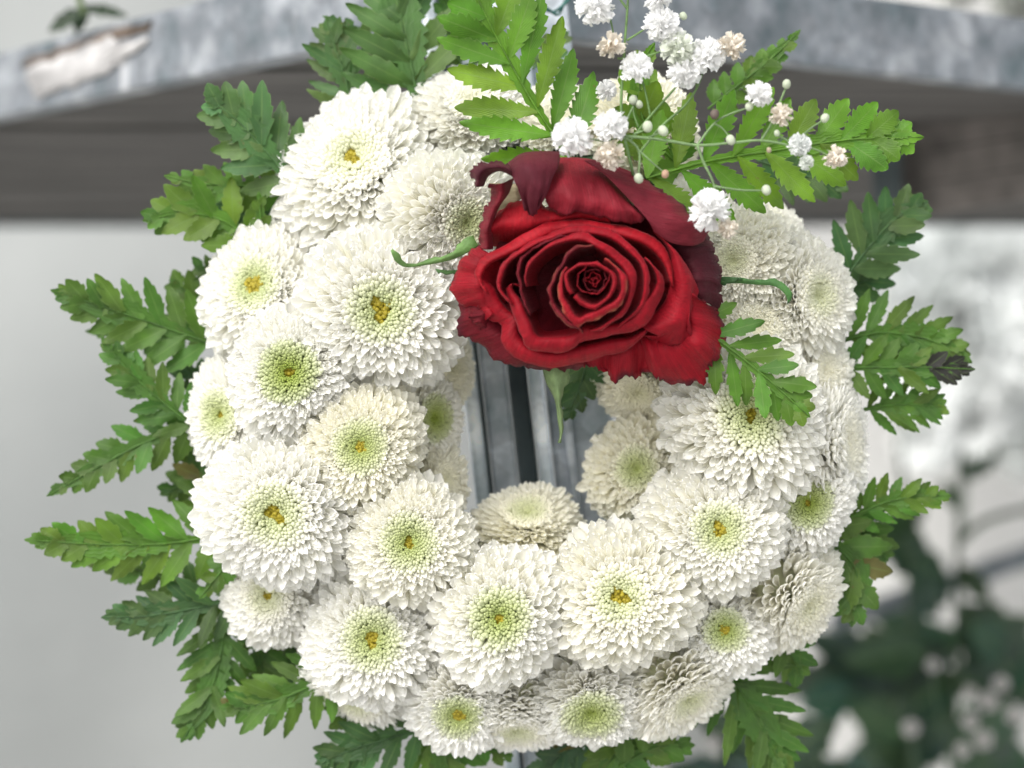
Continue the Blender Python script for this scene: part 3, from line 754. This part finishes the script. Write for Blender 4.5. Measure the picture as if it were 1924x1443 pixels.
def cup(rim, lip, col, h, rise=3.0, wall=16, base=.25, c=RCX, taper=True, end_drop=0, **kw):
    n = len(rim); E, M1, K, Wl, B0 = [], [], [], [], []
    for i, p in enumerate(rim):
        t = i / (n - 1); x, y = p[0], p[1]; hh = h + (p[2] if len(p) > 2 else 0)
        dx, dy = c[0] - x, c[1] - y; r = math.hypot(dx, dy); ux, uy = dx / r, dy / r
        lp = lip[min(len(lip) - 1, int(t * len(lip)))] if isinstance(lip, (list, tuple)) else lip
        if taper: lp = 4 + (lp - 4) * min(1, math.sin(math.pi * min(1, max(0, t))) * 2.2 + .12)
        lp = min(lp, r * .75); rise_ = rise * .62
        E.append((x, y, hh)); M1.append((x + ux * lp * .45, y + uy * lp * .45, hh + rise_ * .9))
        K.append((x + ux * lp, y + uy * lp, hh + rise_ * .6))
        q = min(lp + 14, r * .85); Wl.append((x + ux * q, y + uy * q, hh + rise_ * .6 - wall * .45))
        q = min(lp + 26 + .12 * r, r * .92); B0.append((x + ux * q, y + uy * q, hh - wall))
    return patch([B0, Wl, K, M1, E], col, **kw)
RED = (.28, .0018, .010); DRED = (.13, .0015, .008); BUR = (.17, .013, .024); DBUR = (.06, .005, .011); BR = (.34, .004, .012)
def spiral(r0, r1, a0, a1, e=1.0, n=14, cx=912, cy=822):
    return [(cx + (r0 + (r1 - r0) * i / n) * math.cos(math.radians(a0 + (a1 - a0) * i / n)) * e, cy - (r0 + (r1 - r0) * i / n) * math.sin(math.radians(a0 + (a1 - a0) * i / n))) for i in range(n + 1)]
def wallp(rim, col, h, depth=14, inset=.12, c=(912, 822), **kw):
    E = [(x, y, h) for x, y in rim]; M_ = [(x + (c[0] - x) * inset * .5, y + (c[1] - y) * inset * .5, h - depth * .4) for x, y in rim]
    B = [(x + (c[0] - x) * inset, y + (c[1] - y) * inset, h - depth) for x, y in rim]
    return patch([B, M_, E], col, rows=8, **kw)
wallp(spiral(8, 26, 20, 420, n=16), RED, 79.0, wav=.0002, seed=1)
wallp(spiral(28, 44, 200, 560, 1.0, 18), RED, 80.0, wav=.0002, seed=2)
wallp(spiral(50, 64, 60, 400, 1.05, 18), DRED, 80.8, wav=.0002, seed=3)
wallp(spiral(72, 88, 250, 620, 1.1, 18), RED, 81.6, wav=.0002, seed=4)
cup([(790, 915), (757, 850), (752, 785), (785, 748), (850, 730), (935, 735), (1000, 768), (1032, 845), (1005, 925), (930, 982), (850, 958), (800, 910)], 16, RED, 81.5, 1.2, 14, seed=5, wav=.0003, taper=False)
cup([(770, 760), (728, 810), (716, 870), (722, 930), (748, 992), (785, 1050), (822, 1082), (866, 1060), (960, 1015), (1052, 972), (1088, 900), (1082, 815), (1045, 745), (975, 705)], [20, 26, 40, 46, 40, 30, 22], RED, 80.5, 2.2, 16, seed=6, wav=.0004, pale=.5)
cup([(930, 625), (830, 640), (745, 705), (692, 800), (658, 890), (668, 955), (715, 1010), (770, 1070), (850, 1120)], [16, 18, 22, 22, 26], DRED, 78.5, 2, 16, seed=7, pale=.2, wav=.0004)
cup([(540, 860), (522, 800), (560, 720), (640, 650), (745, 600), (862, 570), (955, 610), (1050, 668), (1115, 745), (1135, 850), (1118, 940), (1062, 1022), (980, 1078), (880, 1112)], [16, 18, 26, 48, 50, 34, 26, 24], RED, 76.5, 2.6, 20, seed=8, wav=.0005)
cup([(560, 1010), (520, 930), (500, 850), (505, 740), (560, 660), (660, 610), (790, 575)], 14, DRED, 75, 1.5, 20, seed=9)
cup([(470, 960), (400, 880), (392, 800), (430, 725), (520, 640), (640, 580), (770, 538), (900, 535), (1030, 575), (1125, 640), (1195, 730), (1218, 830), (1195, 930), (1130, 1020), (1040, 1085)], [20, 26, 36, 44, 40, 30, 22], RED, 73.5, 2.6, 22, seed=10, wav=.0006)
cup([(1190, 705), (1240, 745), (1290, 830), (1290, 905), (1238, 985), (1182, 1058), (1080, 1112), (960, 1138), (852, 1163), (775, 1204), (650, 1214), (545, 1192), (512, 1090), (452, 965), (428, 885), (462, 838), (520, 860)], [20, 34, 60, 74, 60, 66, 88, 92, 84, 66, 40, 20], RED, 70.5, 4.6, 24, seed=11, wav=.0009)
cup([(330, 900), (275, 820), (285, 735), (390, 650), (555, 562), (700, 508), (865, 492), (1030, 524), (1180, 566), (1285, 640), (1335, 740), (1340, 850)], [40, 60, 80, 66, 60, 66, 60, 50], BR, 67.5, 4.0, 20, seed=12, wav=.0008)
cup([(330, 690), (266, 790), (262, 880), (292, 962), (345, 1050), (408, 1066), (400, 1148), (432, 1212), (530, 1264), (655, 1292), (785, 1284), (905, 1262), (1030, 1235), (1140, 1170), (1200, 1090)], [60, 110, 120, 120, 110, 100, 90, 70], RED, 62.5, 7.0, 20, seed=13, wav=.0012)
patch([[(1230, 560, 64), (1310, 660, 65), (1330, 800, 65), (1300, 930, 65), (1230, 1010, 65), (1140, 1060, 64)],
       [(1275, 590, 67), (1350, 690, 68.5), (1390, 830, 69), (1370, 960, 69), (1300, 1060, 68), (1200, 1100, 66)],
       [(1290, 610, 66), (1385, 700, 67), (1440, 840, 67), (1420, 960, 67.5), (1370, 1070, 66.5), (1260, 1130, 65)],
       [(1300, 630, 63), (1402, 722, 63), (1470, 852, 62), (1462, 925, 62), (1436, 1000, 63), (1420, 1080, 63), (1444, 1140, 62), (1385, 1172, 62), (1310, 1186, 61), (1240, 1150, 61), (1170, 1120, 62)]], RED, rows=20, cols=56, seed=14, wav=.0015, edge=(.2, 0))
# outer skirts: inner curve to free edge
patch([[(1200, 900, 50), (1130, 1000, 50), (1000, 1060, 50), (880, 1060, 50)],
       [(1250, 1130, 60), (1180, 1160, 58), (1080, 1160, 60), (960, 1190, 58), (850, 1190, 58)],
       [(1255, 1230, 59), (1190, 1250, 56), (1100, 1260, 60), (980, 1280, 56), (840, 1250, 58)],
       [(1262, 1340, 52), (1205, 1325, 53), (1160, 1335, 55), (1110, 1360, 55), (1062, 1352, 55), (1025, 1384, 55), (985, 1330, 56), (940, 1310, 56), (850, 1284, 57)]],
      RED, rows=20, cols=50, seed=21, wav=.0022, edge=(.9, 0))
patch([[(1200, 720, 50), (1290, 900, 50), (1220, 1000, 50), (1130, 1020, 50)],
       [(1380, 890, 60), (1420, 1010, 62), (1400, 1110, 60), (1290, 1170, 62), (1150, 1100, 58)],
       [(1440, 890, 62), (1520, 1040, 60), (1490, 1180, 63), (1380, 1270, 59), (1250, 1270, 62), (1170, 1180, 58)],
       [(1470, 925, 60), (1590, 1010, 56), (1618, 1085, 54), (1606, 1190, 54), (1562, 1290, 52), (1500, 1386, 52), (1455, 1360, 53), (1400, 1390, 53), (1300, 1384, 53), (1230, 1345, 55), (1190, 1280, 57)]],
      RED, rows=24, cols=64, seed=51, wav=.0026, edge=(.9, 0))
patch([[(500, 800, 50), (450, 850, 50), (480, 900, 50)], [(360, 690, 66), (325, 760, 66), (310, 850, 66), (330, 930, 65), (370, 1010, 64)],
       [(300, 650, 64), (250, 700, 65), (215, 800, 64), (225, 890, 63), (280, 960, 62), (340, 1040, 61)],
       [(290, 632, 60), (235, 662, 60), (180, 748, 59), (138, 862, 58), (180, 945, 57), (250, 1000, 57), (310, 1065, 57)]], RED, seed=22, wav=.0013, edge=(.3, 0))
patch([[(480, 900, 48), (500, 960, 48), (600, 1000, 48), (750, 1020, 48), (900, 1000, 48)],
       [(290, 930, 60), (300, 1030, 60), (380, 1110, 60), (480, 1190, 60), (620, 1230, 60), (860, 1240, 60)],
       [(190, 945, 56), (165, 1080, 53), (195, 1132, 53), (255, 1150, 53), (330, 1222, 53), (420, 1275, 53), (540, 1302, 54), (680, 1312, 54), (860, 1305, 55)]], DRED, cols=56, seed=23, wav=.0014, edge=(.8, 0))
patch([[(420, 940, 60), (350, 1010, 60), (340, 1100, 58)], [(330, 990, 62), (300, 1030, 62), (310, 1075, 60)], [(240, 980, 59), (235, 1030, 60), (290, 1085, 59)]], DRED, rows=8, cols=16, seed=33)
patch([[(1200, 700, 48), (1250, 800, 48), (1300, 900, 48)], [(1370, 590, 62), (1420, 700, 62), (1450, 800, 62), (1478, 940, 61)],
       [(1470, 560, 58), (1530, 680, 58), (1550, 800, 58), (1545, 960, 58)],
       [(1505, 545, 52), (1552, 640, 52), (1592, 740, 52), (1603, 860, 53), (1592, 1010, 54)]], DBUR, seed=24, wav=.0014, edge=(1, 0))
patch([[(340, 640, 52), (430, 640, 52), (600, 600, 52), (800, 560, 52), (1000, 560, 52)],
       [(345, 560, 65), (430, 540, 66), (535, 548, 67), (650, 520, 67), (760, 498, 67), (880, 488, 67), (1000, 515, 66)],
       [(372, 490, 64), (440, 450, 65), (540, 440, 66), (650, 450, 67), (760, 470, 67), (870, 440, 67), (980, 480, 66)],
       [(400, 450, 60), (480, 400, 61), (560, 395, 62), (660, 420, 63), (760, 440, 63), (860, 420, 63), (960, 470, 63)]], BR, seed=25)
# wilted burgundy outer petals at the top
patch([[(1240, 565, 70), (1190, 485, 73), (1060, 345, 73), (960, 245, 72), (858, 178, 68)],
       [(1330, 622, 69), (1290, 530, 72), (1190, 400, 72), (1090, 290, 70), (950, 180, 65)],
       [(1440, 636, 67), (1430, 560, 70), (1350, 445, 69), (1250, 345, 67), (1110, 240, 62)],
       [(1506, 612, 62), (1526, 562, 62), (1475, 490, 61), (1385, 418, 60), (1290, 350, 58), (1170, 276, 56)]], BUR, rows=20, seed=26, wav=.0011, edge=(.9, 0))
patch([[(1060, 330, 60), (950, 200, 58), (860, 166, 56), (700, 164, 56), (600, 190, 56)],
       [(1120, 420, 68), (1010, 330, 69), (880, 260, 68), (740, 250, 68), (600, 270, 66)],
       [(1180, 480, 71), (1050, 430, 73), (900, 390, 73), (760, 380, 73), (640, 350, 72)],
       [(1196, 500, 70), (1160, 524, 70), (1078, 508, 70), (960, 492, 70), (830, 455, 71), (762, 484, 70), (690, 440, 71), (650, 390, 71)]], (.24, .011, .022), rows=20, seed=27, wav=.0011, edge=(.5, 0))
patch([[(610, 430, 73), (592, 462, 72), (565, 474, 72), (540, 440, 73)], [(655, 352, 75), (610, 395, 76), (550, 385, 76), (500, 335, 75)],
       [(690, 262, 74), (640, 305, 78), (560, 300, 79), (478, 285, 76)], [(722, 200, 70), (640, 200, 76), (540, 205, 77), (452, 236, 72)],
       [(728, 130, 62), (620, 128, 65), (520, 140, 66), (440, 194, 66)]][::-1], (.10, .010, .020), rows=20, cols=24, seed=28, wav=.0012, edge=(.8, 0))
patch([[(470, 262, 70), (400, 235, 71), (340, 262, 68), (312, 318, 66)], [(462, 230, 77), (380, 212, 78), (300, 232, 76), (278, 318, 73)],
       [(445, 192, 70), (330, 184, 71), (262, 210, 69), (248, 255, 67), (270, 312, 66)]], (.07, .008, .017), rows=12, cols=26, seed=29, edge=(.9, 0), wav=.0009)
patch([[(478, 272, 62), (452, 350, 63), (398, 430, 64), (362, 530, 64), (366, 660, 63)], [(410, 300, 72), (402, 380, 71), (362, 455, 70), (332, 545, 69), (325, 660, 67)],
       [(342, 298, 66), (352, 360, 65), (324, 440, 64), (298, 540, 63), (284, 650, 60)]], (.18, .011, .020), rows=12, seed=30, wav=.0009, edge=(.8, 0))
patch([[(345, 300, 58), (352, 380, 58), (330, 480, 58)], [(500, 300, 60), (520, 380, 60), (440, 470, 60)]], (.42, .36, .22), rows=6, cols=12, seed=31)
rim = [(910 + 95 * math.cos(a), 825 - 90 * math.sin(a)) for a in np.linspace(0, 2 * math.pi, 20)]
patch([[(912 + (x - 912) * .02, 825 + (y - 825) * .02, 75) for x, y in rim], [(912 + (x - 912) * .5, 825 + (y - 825) * .5, 74) for x, y in rim], [(x, y, 66) for x, y in rim]], DRED, seed=52, rows=6, cols=24)
# closing bowl behind all petals
rim = [(900 + 560 * math.cos(a), 790 - 400 * math.sin(a)) for a in np.linspace(0, 2 * math.pi, 28)]
patch([[(x * .05 + 900 * .95, y * .05 + 790 * .95, 50) for x, y in rim], [(x * .6 + 900 * .4, y * .6 + 790 * .4, 50) for x, y in rim], [(x, y, 56) for x, y in rim]], DRED, seed=32, rows=8)

# sepals, in photograph pixels
def strip(curves, col, name='sepal', parent=None, m=None, seed=0, rows=10, cols=20):
    inv = lambda p: ((p[0] - 800) * 2.885, (p[1] - 240) * 2.885, p[2])
    return patch([[inv(p) for p in c] for c in curves], col, rows=rows, cols=cols, name=name, parent=parent, m=m or M_STEM, seed=seed, wav=.0002, thick=.0002, crumple=.0003, fold_px=0)
GS = (.10, .20, .045)
strip([[(900, 462, 56), (855, 486, 57), (800, 498, 58), (762, 502, 60), (742, 490, 62), (734, 470, 63)],
       [(893, 452, 56.6), (852, 479, 57.6), (800, 494, 58.5), (764, 498, 60.3), (746, 486, 62.3), (735, 470, 63.1)],
       [(886, 438, 56), (848, 473, 57), (800, 490, 58), (768, 493, 60), (750, 480, 62), (737, 469, 63)]], GS, seed=41)
strip([[(1340, 536, 50), (1380, 532, 54), (1420, 535, 57), (1456, 538, 58), (1477, 556, 58), (1479, 572, 57)],
       [(1340, 531, 50.5), (1380, 528, 54.6), (1420, 529, 57.5), (1460, 533, 58.4), (1482, 553, 58.3), (1480, 573, 57.1)],
       [(1340, 524, 50), (1380, 524, 54), (1420, 524, 57), (1464, 528, 58), (1488, 550, 58), (1481, 573, 57)]], (.05, .15, .03), seed=42)
strip([[(1010, 640, 48), (1024, 712, 48), (1042, 750, 47), (1048, 790, 46), (1052, 818, 46), (1048, 832, 47)],
       [(1040, 640, 52), (1045, 712, 54), (1050, 750, 52), (1053, 790, 49), (1056, 815, 48), (1050, 832, 48)],
       [(1080, 640, 48), (1070, 700, 50), (1056, 750, 48), (1057, 790, 47), (1060, 812, 46), (1052, 831, 47)]], (.17, .25, .10), seed=43)
strip([[(1350, 520, 50), (1370, 520, 54), (1395, 522, 56)], [(1350, 540, 50), (1368, 532, 54), (1392, 524, 56)]], (.04, .12, .03), seed=44, rows=5, cols=8)
strip([[(870, 505, 52), (845, 508, 55), (818, 505, 57)], [(870, 515, 52), (850, 514, 55), (822, 514, 57)]], (.05, .12, .03), seed=45, rows=5, cols=8)

# ------------------------------------------------------------------ baby's breath
def gyp_mesh(seed, n=70, name='tiny_flower', ruff=1.0):
    rg = np.random.default_rng(seed); v = []; f = []
    for k in range(n):
        z = 1 - 1.35 * (k + .5) / n; a = k * GOLD + rg.normal(0, .2); rr = math.sqrt(max(0, 1 - z * z))
        d = Vector((rr * math.cos(a), rr * math.sin(a), z)).normalized()
        d = (d + Vector(rg.normal(0, .12, 3))).normalized()
        M = basis(d, Vector(rg.normal(0, 1, 3))); L = rg.uniform(.85, 1.06); w = rg.uniform(.15, .24)
        b = len(v); c = (-1, -.33, .33, 1)
        for i, t in enumerate((.35, .7, .92, 1.0)):
            ww = w * (.3, .9, 1.1, .85)[i]
            for u in c:
                curl = .10 * (t > .8) + rg.normal(0, .03 * ruff)
                q = M @ Vector((u * ww, curl + .1 * u * u * ruff + .05 * math.sin(u * 7 + k), t * L + (rg.normal(0, .045) if i == 3 else 0)))
                v.append(q)
        f += grid_faces(4, 4, b)
    b = len(v); r2, c2 = 6, 10
    for i in range(r2):
        g2 = math.pi * i / (r2 - 1)
        for j in range(c2): v.append(Vector((.55 * math.sin(g2) * math.cos(6.2832 * j / c2), .55 * math.sin(g2) * math.sin(6.2832 * j / c2), .55 * math.cos(g2) - .1)))
    f += grid_faces(r2, c2, b, True)
    return mesh(name, v, f, M_GYP)
GM = [gyp_mesh(s) for s in range(5)]; GW = [gyp_mesh(50 + s, 34, ruff=2.2) for s in range(2)]
def bud_mesh():
    v = []; r2, c2 = 8, 10
    for i in range(r2):
        g2 = math.pi * i / (r2 - 1); k = math.sin(g2) ** .8
        for j in range(c2):
            a = 6.2832 * j / c2; rb = 1 + .08 * (j % 2); v.append((k * rb * math.cos(a), k * rb * math.sin(a), 1.1 * math.cos(g2)))
    return mesh('bud', v, grid_faces(r2, c2, 0, True), M_GYP)
BUD = bud_mesh()
WH = (.95, .95, .94); BE = (.84, .78, .68); GB = (.60, .66, .50)
def sprig(label, base, branches, flowers, buds, col, h0):
    rt = root('babys_breath_sprig', base, label, "baby's breath", "sprigs of baby's breath above the rose")
    for pts, r in branches: tube_obj('stem', [P(p[0], p[1], -(p[2] if len(p) > 2 else h0) / 1000) for p in pts], (r * .85 * PX, r * .6 * PX), M_STEM, rt, color=col, seg=7)
    for i, fl in enumerate(flowers):
        x, y, r, c, nx, nz = fl[:6]; h = (fl[6] if len(fl) > 6 else h0 + 2) / 1000
        wilt = c is BE
        o = obj('tiny_flower', (GW if wilt else GM)[i % (2 if wilt else 5)], rt, color=c)
        n = Vector((nx, -math.sqrt(max(.05, 1 - nx * nx - nz * nz)), nz)); o.rotation_mode = 'QUATERNION'
        o.rotation_quaternion = n.to_track_quat('Z', 'Y'); k = r * PX * 1.0
        o.scale = (k, k, k * (1.0 if not wilt else 1.15)); o.location = P(x, y, -h) - rt.location
    for b_ in buds:
        x, y, r, c = b_[:4]; o = obj('bud', BUD, rt, color=c); k = r * PX * .68; o.scale = (k, k, k * 1.1)
        o.rotation_euler = (random.uniform(-.5, .5), random.uniform(-.6, .6), 0); o.location = P(x, y, -(h0 + 1) / 1000) - rt.location
GC = (.16, .26, .09)
sprig("tall sprig of baby's breath with a dense cluster of tiny white double flowers", P(1190, 300, -.062),
 [([(1190, 330), (1168, 220), (1172, 110), (1178, 30), (1182, -40)], 3.4), ([(1178, 16), (1160, -10), (1150, -40)], 2.6), ([(1178, 76), (1200, 62), (1222, 48)], 2.4),
  ([(1160, 110), (1205, 108), (1255, 92)], 2.4), ([(1145, 30), (1150, 50), (1154, 70)], 2.2), ([(1185, 265), (1222, 218), (1278, 155)], 3.0), ([(1222, 218), (1212, 170), (1206, 148)], 2.4),
  ([(1200, 290), (1240, 240), (1290, 195), (1316, 150), (1322, 120)], 3.0), ([(1275, 42), (1270, 55), (1258, 70)], 2.0), ([(1200, 240), (1190, 210), (1195, 190)], 2.2), ([(1330, 120), (1350, 112), (1366, 96)], 2.2)],
 [(1117, 12, 34, WH, -.1, -.2), (1148, 86, 24, BE, .3, .1), (1243, 46, 31, WH, .0, -.1), (1236, -4, 24, WH, 0, .2), (1196, 130, 29, WH, -.2, .6), (1274, 92, 32, (.80, .83, .74), -.1, .0),
  (1328, 105, 32, WH, .1, .1), (1286, 136, 29, WH, -.2, -.4), (1372, 88, 25, BE, .5, .3), (1140, 170, 19, WH, -.4, .1, 50), (1262, 70, 22, WH, .2, .1)],
 [(1284, 30, 9, GB), (1190, 188, 11, (.5, .55, .42)), (1201, 196, 9, GB), (1310, 160, 5, GC)], (.13, .23, .07), 66)
sprig("spreading sprig of baby's breath with thin branching stems lying over the rose and fern", P(1172, 258, -.072),
 [([(1172, 256), (1240, 262), (1310, 273), (1380, 268), (1430, 264), (1490, 274)], 3.4), ([(1172, 256), (1140, 264), (1112, 262), (1085, 258)], 2.6), ([(1172, 256), (1200, 282), (1200, 330)], 3.0),
  ([(1200, 282), (1225, 305), (1250, 326)], 2.2), ([(1310, 273), (1322, 305), (1342, 350), (1334, 380)], 3.2), ([(1342, 350), (1390, 357), (1440, 358)], 2.6), ([(1310, 273), (1342, 232), (1370, 215), (1408, 202)], 2.6),
  ([(1342, 232), (1358, 242), (1373, 262)], 2.2), ([(1430, 264), (1448, 235), (1462, 200), (1478, 162)], 2.6), ([(1500, 262), (1525, 240), (1550, 224)], 2.2), ([(1455, 252), (1480, 265), (1500, 290), (1514, 305)], 2.2),
  ([(1490, 274), (1530, 280), (1562, 296)], 2.2), ([(1172, 256), (1178, 225), (1190, 200)], 2.4), ([(1190, 252), (1210, 245), (1217, 240)], 2.2), ([(1217, 258), (1240, 250), (1246, 245)], 2.0), ([(1342, 352), (1352, 400), (1366, 428)], 2.2), ([(1408, 200), (1418, 188), (1424, 180)], 2.0)],
 [(1075, 258, 35, WH, -.1, .05), (1148, 238, 29, WH, .0, .35), (1146, 290, 25, BE, .0, -.4), (1333, 394, 36, WH, -.05, .05), (1366, 428, 18, BE, .3, -.4), (1425, 177, 23, WH, .3, .2), (1467, 216, 20, BE, .2, .1),
  (1502, 272, 20, (.84, .86, .84), .1, .0), (1515, 305, 13, (.82, .85, .80), .1, -.1), (1568, 296, 20, BE, .5, -.1)],
 [(1478, 158, 10, GB), (1550, 222, 10, GB), (1408, 200, 10, GB), (1373, 263, 11, GB), (1440, 357, 11, GB), (1200, 335, 11, GB), (1250, 327, 9, (.55, .36, .25)), (1217, 238, 12, GB), (1246, 246, 12, GB), (1343, 215, 11, (.16, .12, .10)), (1460, 250, 7, GB), (1445, 282, 6, (.5, .42, .3))], (.17, .27, .11), 76)

# green binding wire at the top
wr = root('binding_wire', P(1020, 25, .04), 'twisted dark teal binding wire at the top beside the steel plate', 'wire')
tube_obj('strand', [P(975, 45, .04), P(995, 22, .04), (P(1020, 12, .035)), P(1048, 28, .04), P(1060, 5, .04), P(1075, -15, .04)], .0006, M_WIRE, wr)
tube_obj('strand', [P(978, 40, .042), P(1000, 15, .038), (P(1022, 18, .038)), P(1040, 22, .042), P(1056, 12, .038), P(1080, -12, .04)], .0006, M_WIRE, wr)

# ------------------------------------------------------------------ background plants on the right
def bloom_mesh(seed, n=150):
    rg = np.random.default_rng(seed); v = []; f = []
    for k in range(n):
        z = 1 - 1.7 * (k + .5) / n; a = k * GOLD; r = math.sqrt(max(0, 1 - z * z)); d = Vector((r * math.cos(a), r * math.sin(a), z)).normalized()
        d = (d + Vector(rg.normal(0, .1, 3))).normalized(); M = basis(d, Vector((0, 0, 1))); b = len(v); L = rg.uniform(.85, 1.1)
        for i, t in enumerate((.2, .6, .88, 1)):
            for u in (-1, 0, 1): v.append(M @ Vector((u * .13 * (.5, 1, .9, .3)[i], .08 * u * u + .12 * t * t, t * L)))
        f += grid_faces(4, 3, b)
    return mesh('bloom', v, f, M_GYP)
BM = [bloom_mesh(s) for s in range(3)]
def big_leaf(rt, base, tip, hw, Y, col, seed, dy=0.0):
    a = P(base[0], base[1], Y); b = P(tip[0], tip[1], Y + dy); d = (b - a); L = d.length; d.normalize(); n = Vector((random.uniform(-.3, .3), -1, .35)); n = (n - d * n.dot(d)).normalized(); s = d.cross(n)
    k = (D + Y) / D
    me = leaf_mesh(a, d, s, n, L, hw * PX * k, teeth=4, dt=.45, fold=.2, droop=.1, seed=seed, org=rt.location, name='leaf')
    o = obj('leaf', me, rt, color=col); sb = o.modifiers.new('smooth', 'SUBSURF'); sb.levels = 1; sb.render_levels = 1
def bgplant(label, Yp, stem, blooms, leaves, cat='plant', col=(.025, .06, .03)):
    rt = root('flower_spray', P(stem[0][0][0], stem[0][0][1], Yp), label, cat)
    for st in stem: tube_obj('stem', [P(x, y, Yp) for x, y in st], (.0035, .0022), M_STEM, rt, color=(.04, .075, .035))
    for i, (x, y, r) in enumerate(blooms):
        o = obj('bloom', BM[i % 3], rt, color=(.86, .88, .87)); k = r * 1.15 * PX * (D + Yp) / D; o.scale = (k, k, k); o.rotation_euler = (math.radians(random.uniform(40, 110)), random.uniform(-.5, .5), random.uniform(0, 6)); o.location = P(x, y, Yp + .01) - rt.location
    for i, (b, t, hw) in enumerate(leaves): big_leaf(rt, b, t, hw, Yp + random.uniform(-.02, .02), tuple(c * random.uniform(.8, 1.4) for c in col), i + len(label), random.uniform(-.05, .05))
    return rt
bgplant('blurred bunch of white chrysanthemums on tall dark stems behind the wreath on the right', 1.7,
  [[(1715, 1100), (1712, 1000), (1690, 850), (1700, 780)], [(1806, 1000), (1812, 880), (1830, 780)]],
  [(1760, 560, 105), (1880, 500, 95), (1850, 660, 115), (1750, 720, 85), (1820, 790, 75), (1940, 620, 90), (1710, 640, 60), (1905, 740, 60), (1700, 500, 75), (1800, 470, 70), (1930, 840, 60), (1745, 830, 60), (1960, 500, 80)],
  [((1810, 900), (1858, 850), 16)], cat='flowers')
bgplant('dense dark green leaves on a thick stem below the blurred white flowers', .95,
  [[(1790, 1470), (1798, 1200), (1800, 1000), (1806, 860), (1808, 845)], [(1715, 1470), (1712, 1200), (1705, 1000), (1690, 860)], [(1800, 1020), (1850, 980), (1924, 958), (1980, 955)], [(1806, 890), (1850, 882), (1872, 850), (1868, 835)]],
  [], [((1800, 1230), (1480, 1290), 95), ((1790, 1130), (1960, 1330), 110), ((1790, 1100), (1600, 960), 60), ((1720, 1300), (1520, 1190), 70), ((1800, 1380), (1580, 1440), 85), ((1790, 1300), (1960, 1220), 80), ((1800, 1060), (1860, 1130), 30), ((1810, 900), (1868, 860), 22), ((1745, 1220), (1590, 1240), 60), ((1500, 1330), (1640, 1290), 55), ((1790, 1200), (1640, 1160), 40), ((1800, 960), (1770, 900), 20), ((1790, 1400), (1900, 1330), 60), ((1720, 1060), (1760, 1160), 40), ((1790, 1450), (1950, 1420), 90), ((1740, 950), (1640, 1010), 40), ((1800, 1180), (1700, 1240), 60), ((1800, 1260), (1690, 1350), 70), ((1700, 1200), (1600, 1290), 60), ((1820, 1180), (1900, 1230), 60), ((1830, 1330), (1920, 1430), 70), ((1700, 1380), (1600, 1330), 60), ((1560, 1320), (1450, 1240), 60), ((1640, 1420), (1760, 1430), 60), ((1800, 1330), (1700, 1440), 70), ((1780, 1080), (1720, 1160), 40)], col=(.028, .068, .046))
bgplant('low dark leafy spray behind the bottom right fern', .6,
  [[(1450, 1500), (1440, 1420), (1420, 1330)]], [], [((1450, 1440), (1310, 1330), 60), ((1450, 1440), (1570, 1350), 60), ((1430, 1480), (1260, 1440), 50), ((1470, 1480), (1640, 1460), 60)], col=(.02, .052, .032))
bb = root('babys_breath_bunch', P(1840, 1330, .6), "blurred pale baby's breath flowers among dark leaves at the bottom right", "baby's breath")
for i, (x, y, r) in enumerate([(1880, 1285, 17), (1856, 1318, 20), (1822, 1300, 14), (1824, 1355, 18), (1905, 1345, 17), (1848, 1390, 20), (1712, 1368, 18), (1808, 1408, 16), (1752, 1250, 14), (1340, 1395, 18)]):
    o = obj('tiny_flower', GM[i % 5], bb, color=(.6, .59, .57)); k = r * PX * 1.7; o.scale = (k, k, k); o.rotation_euler = (1.3, i, 0); o.location = P(x, y, .58) - bb.location
    tube_obj('stem', [P(x, y, .59), P(x * .9 + 1800 * .1, y + 60, .62), P(1800, 1500, .66)], .0009, M_STEM, bb, color=(.05, .1, .05), seg=5)
rl = root('steel_rail', P(1770, 1140, 1.1), 'blurred dark grey steel rail crossing the lower right corner', 'rail')
bar('bar', P(1560, 1195, 1.1), P(2100, 1005, 1.1), .02, .02, M_GALV, rl)
rl2 = root('flower_crate', P(1400, 1440, .8), 'dark teal plastic crate rim along the bottom right edge', 'crate')
bar('rim', P(1290, 1462, .8), P(1620, 1462, .8), .05, .012, M_TEAL, rl2)
bar('side', P(1290, 1500, .8), P(1620, 1500, .8), .044, .010, M_TEAL, rl2)
# on the table: leafy twig at the upper left, white flowers at the upper right
tw = root('leaf_twig', P(150, 55, .27), 'dark green leaf twig lying on the table edge at the top left', 'twig')
tube_obj('stem', [P(146, -30, .27), P(150, 0, .27), P(160, 30, .27)], (.0022, .0015), M_STEM, tw, color=(.10, .15, .05))
for i, (b, t, hw) in enumerate([((172, 15), (88, 55), 24), ((155, 15), (238, 26), 17), ((165, 10), (140, 64), 20)]): big_leaf(tw, b, t, hw, .27, (.004, .022, .007), 60 + i)
wf = root('white_flowers', P(1860, 0, .8), 'blurred white flowers on the table at the top right corner', 'flowers')
for i, (x, y, r) in enumerate([(1800, -40, 60), (1890, -30, 75), (1960, 0, 70)]):
    o = obj('bloom', BM[i % 3], wf, color=(.82, .84, .80)); k = r * PX * 1.9; o.scale = (k, k, k); o.rotation_euler = (1.2, 0, i); o.location = P(x, y, .7) - wf.location
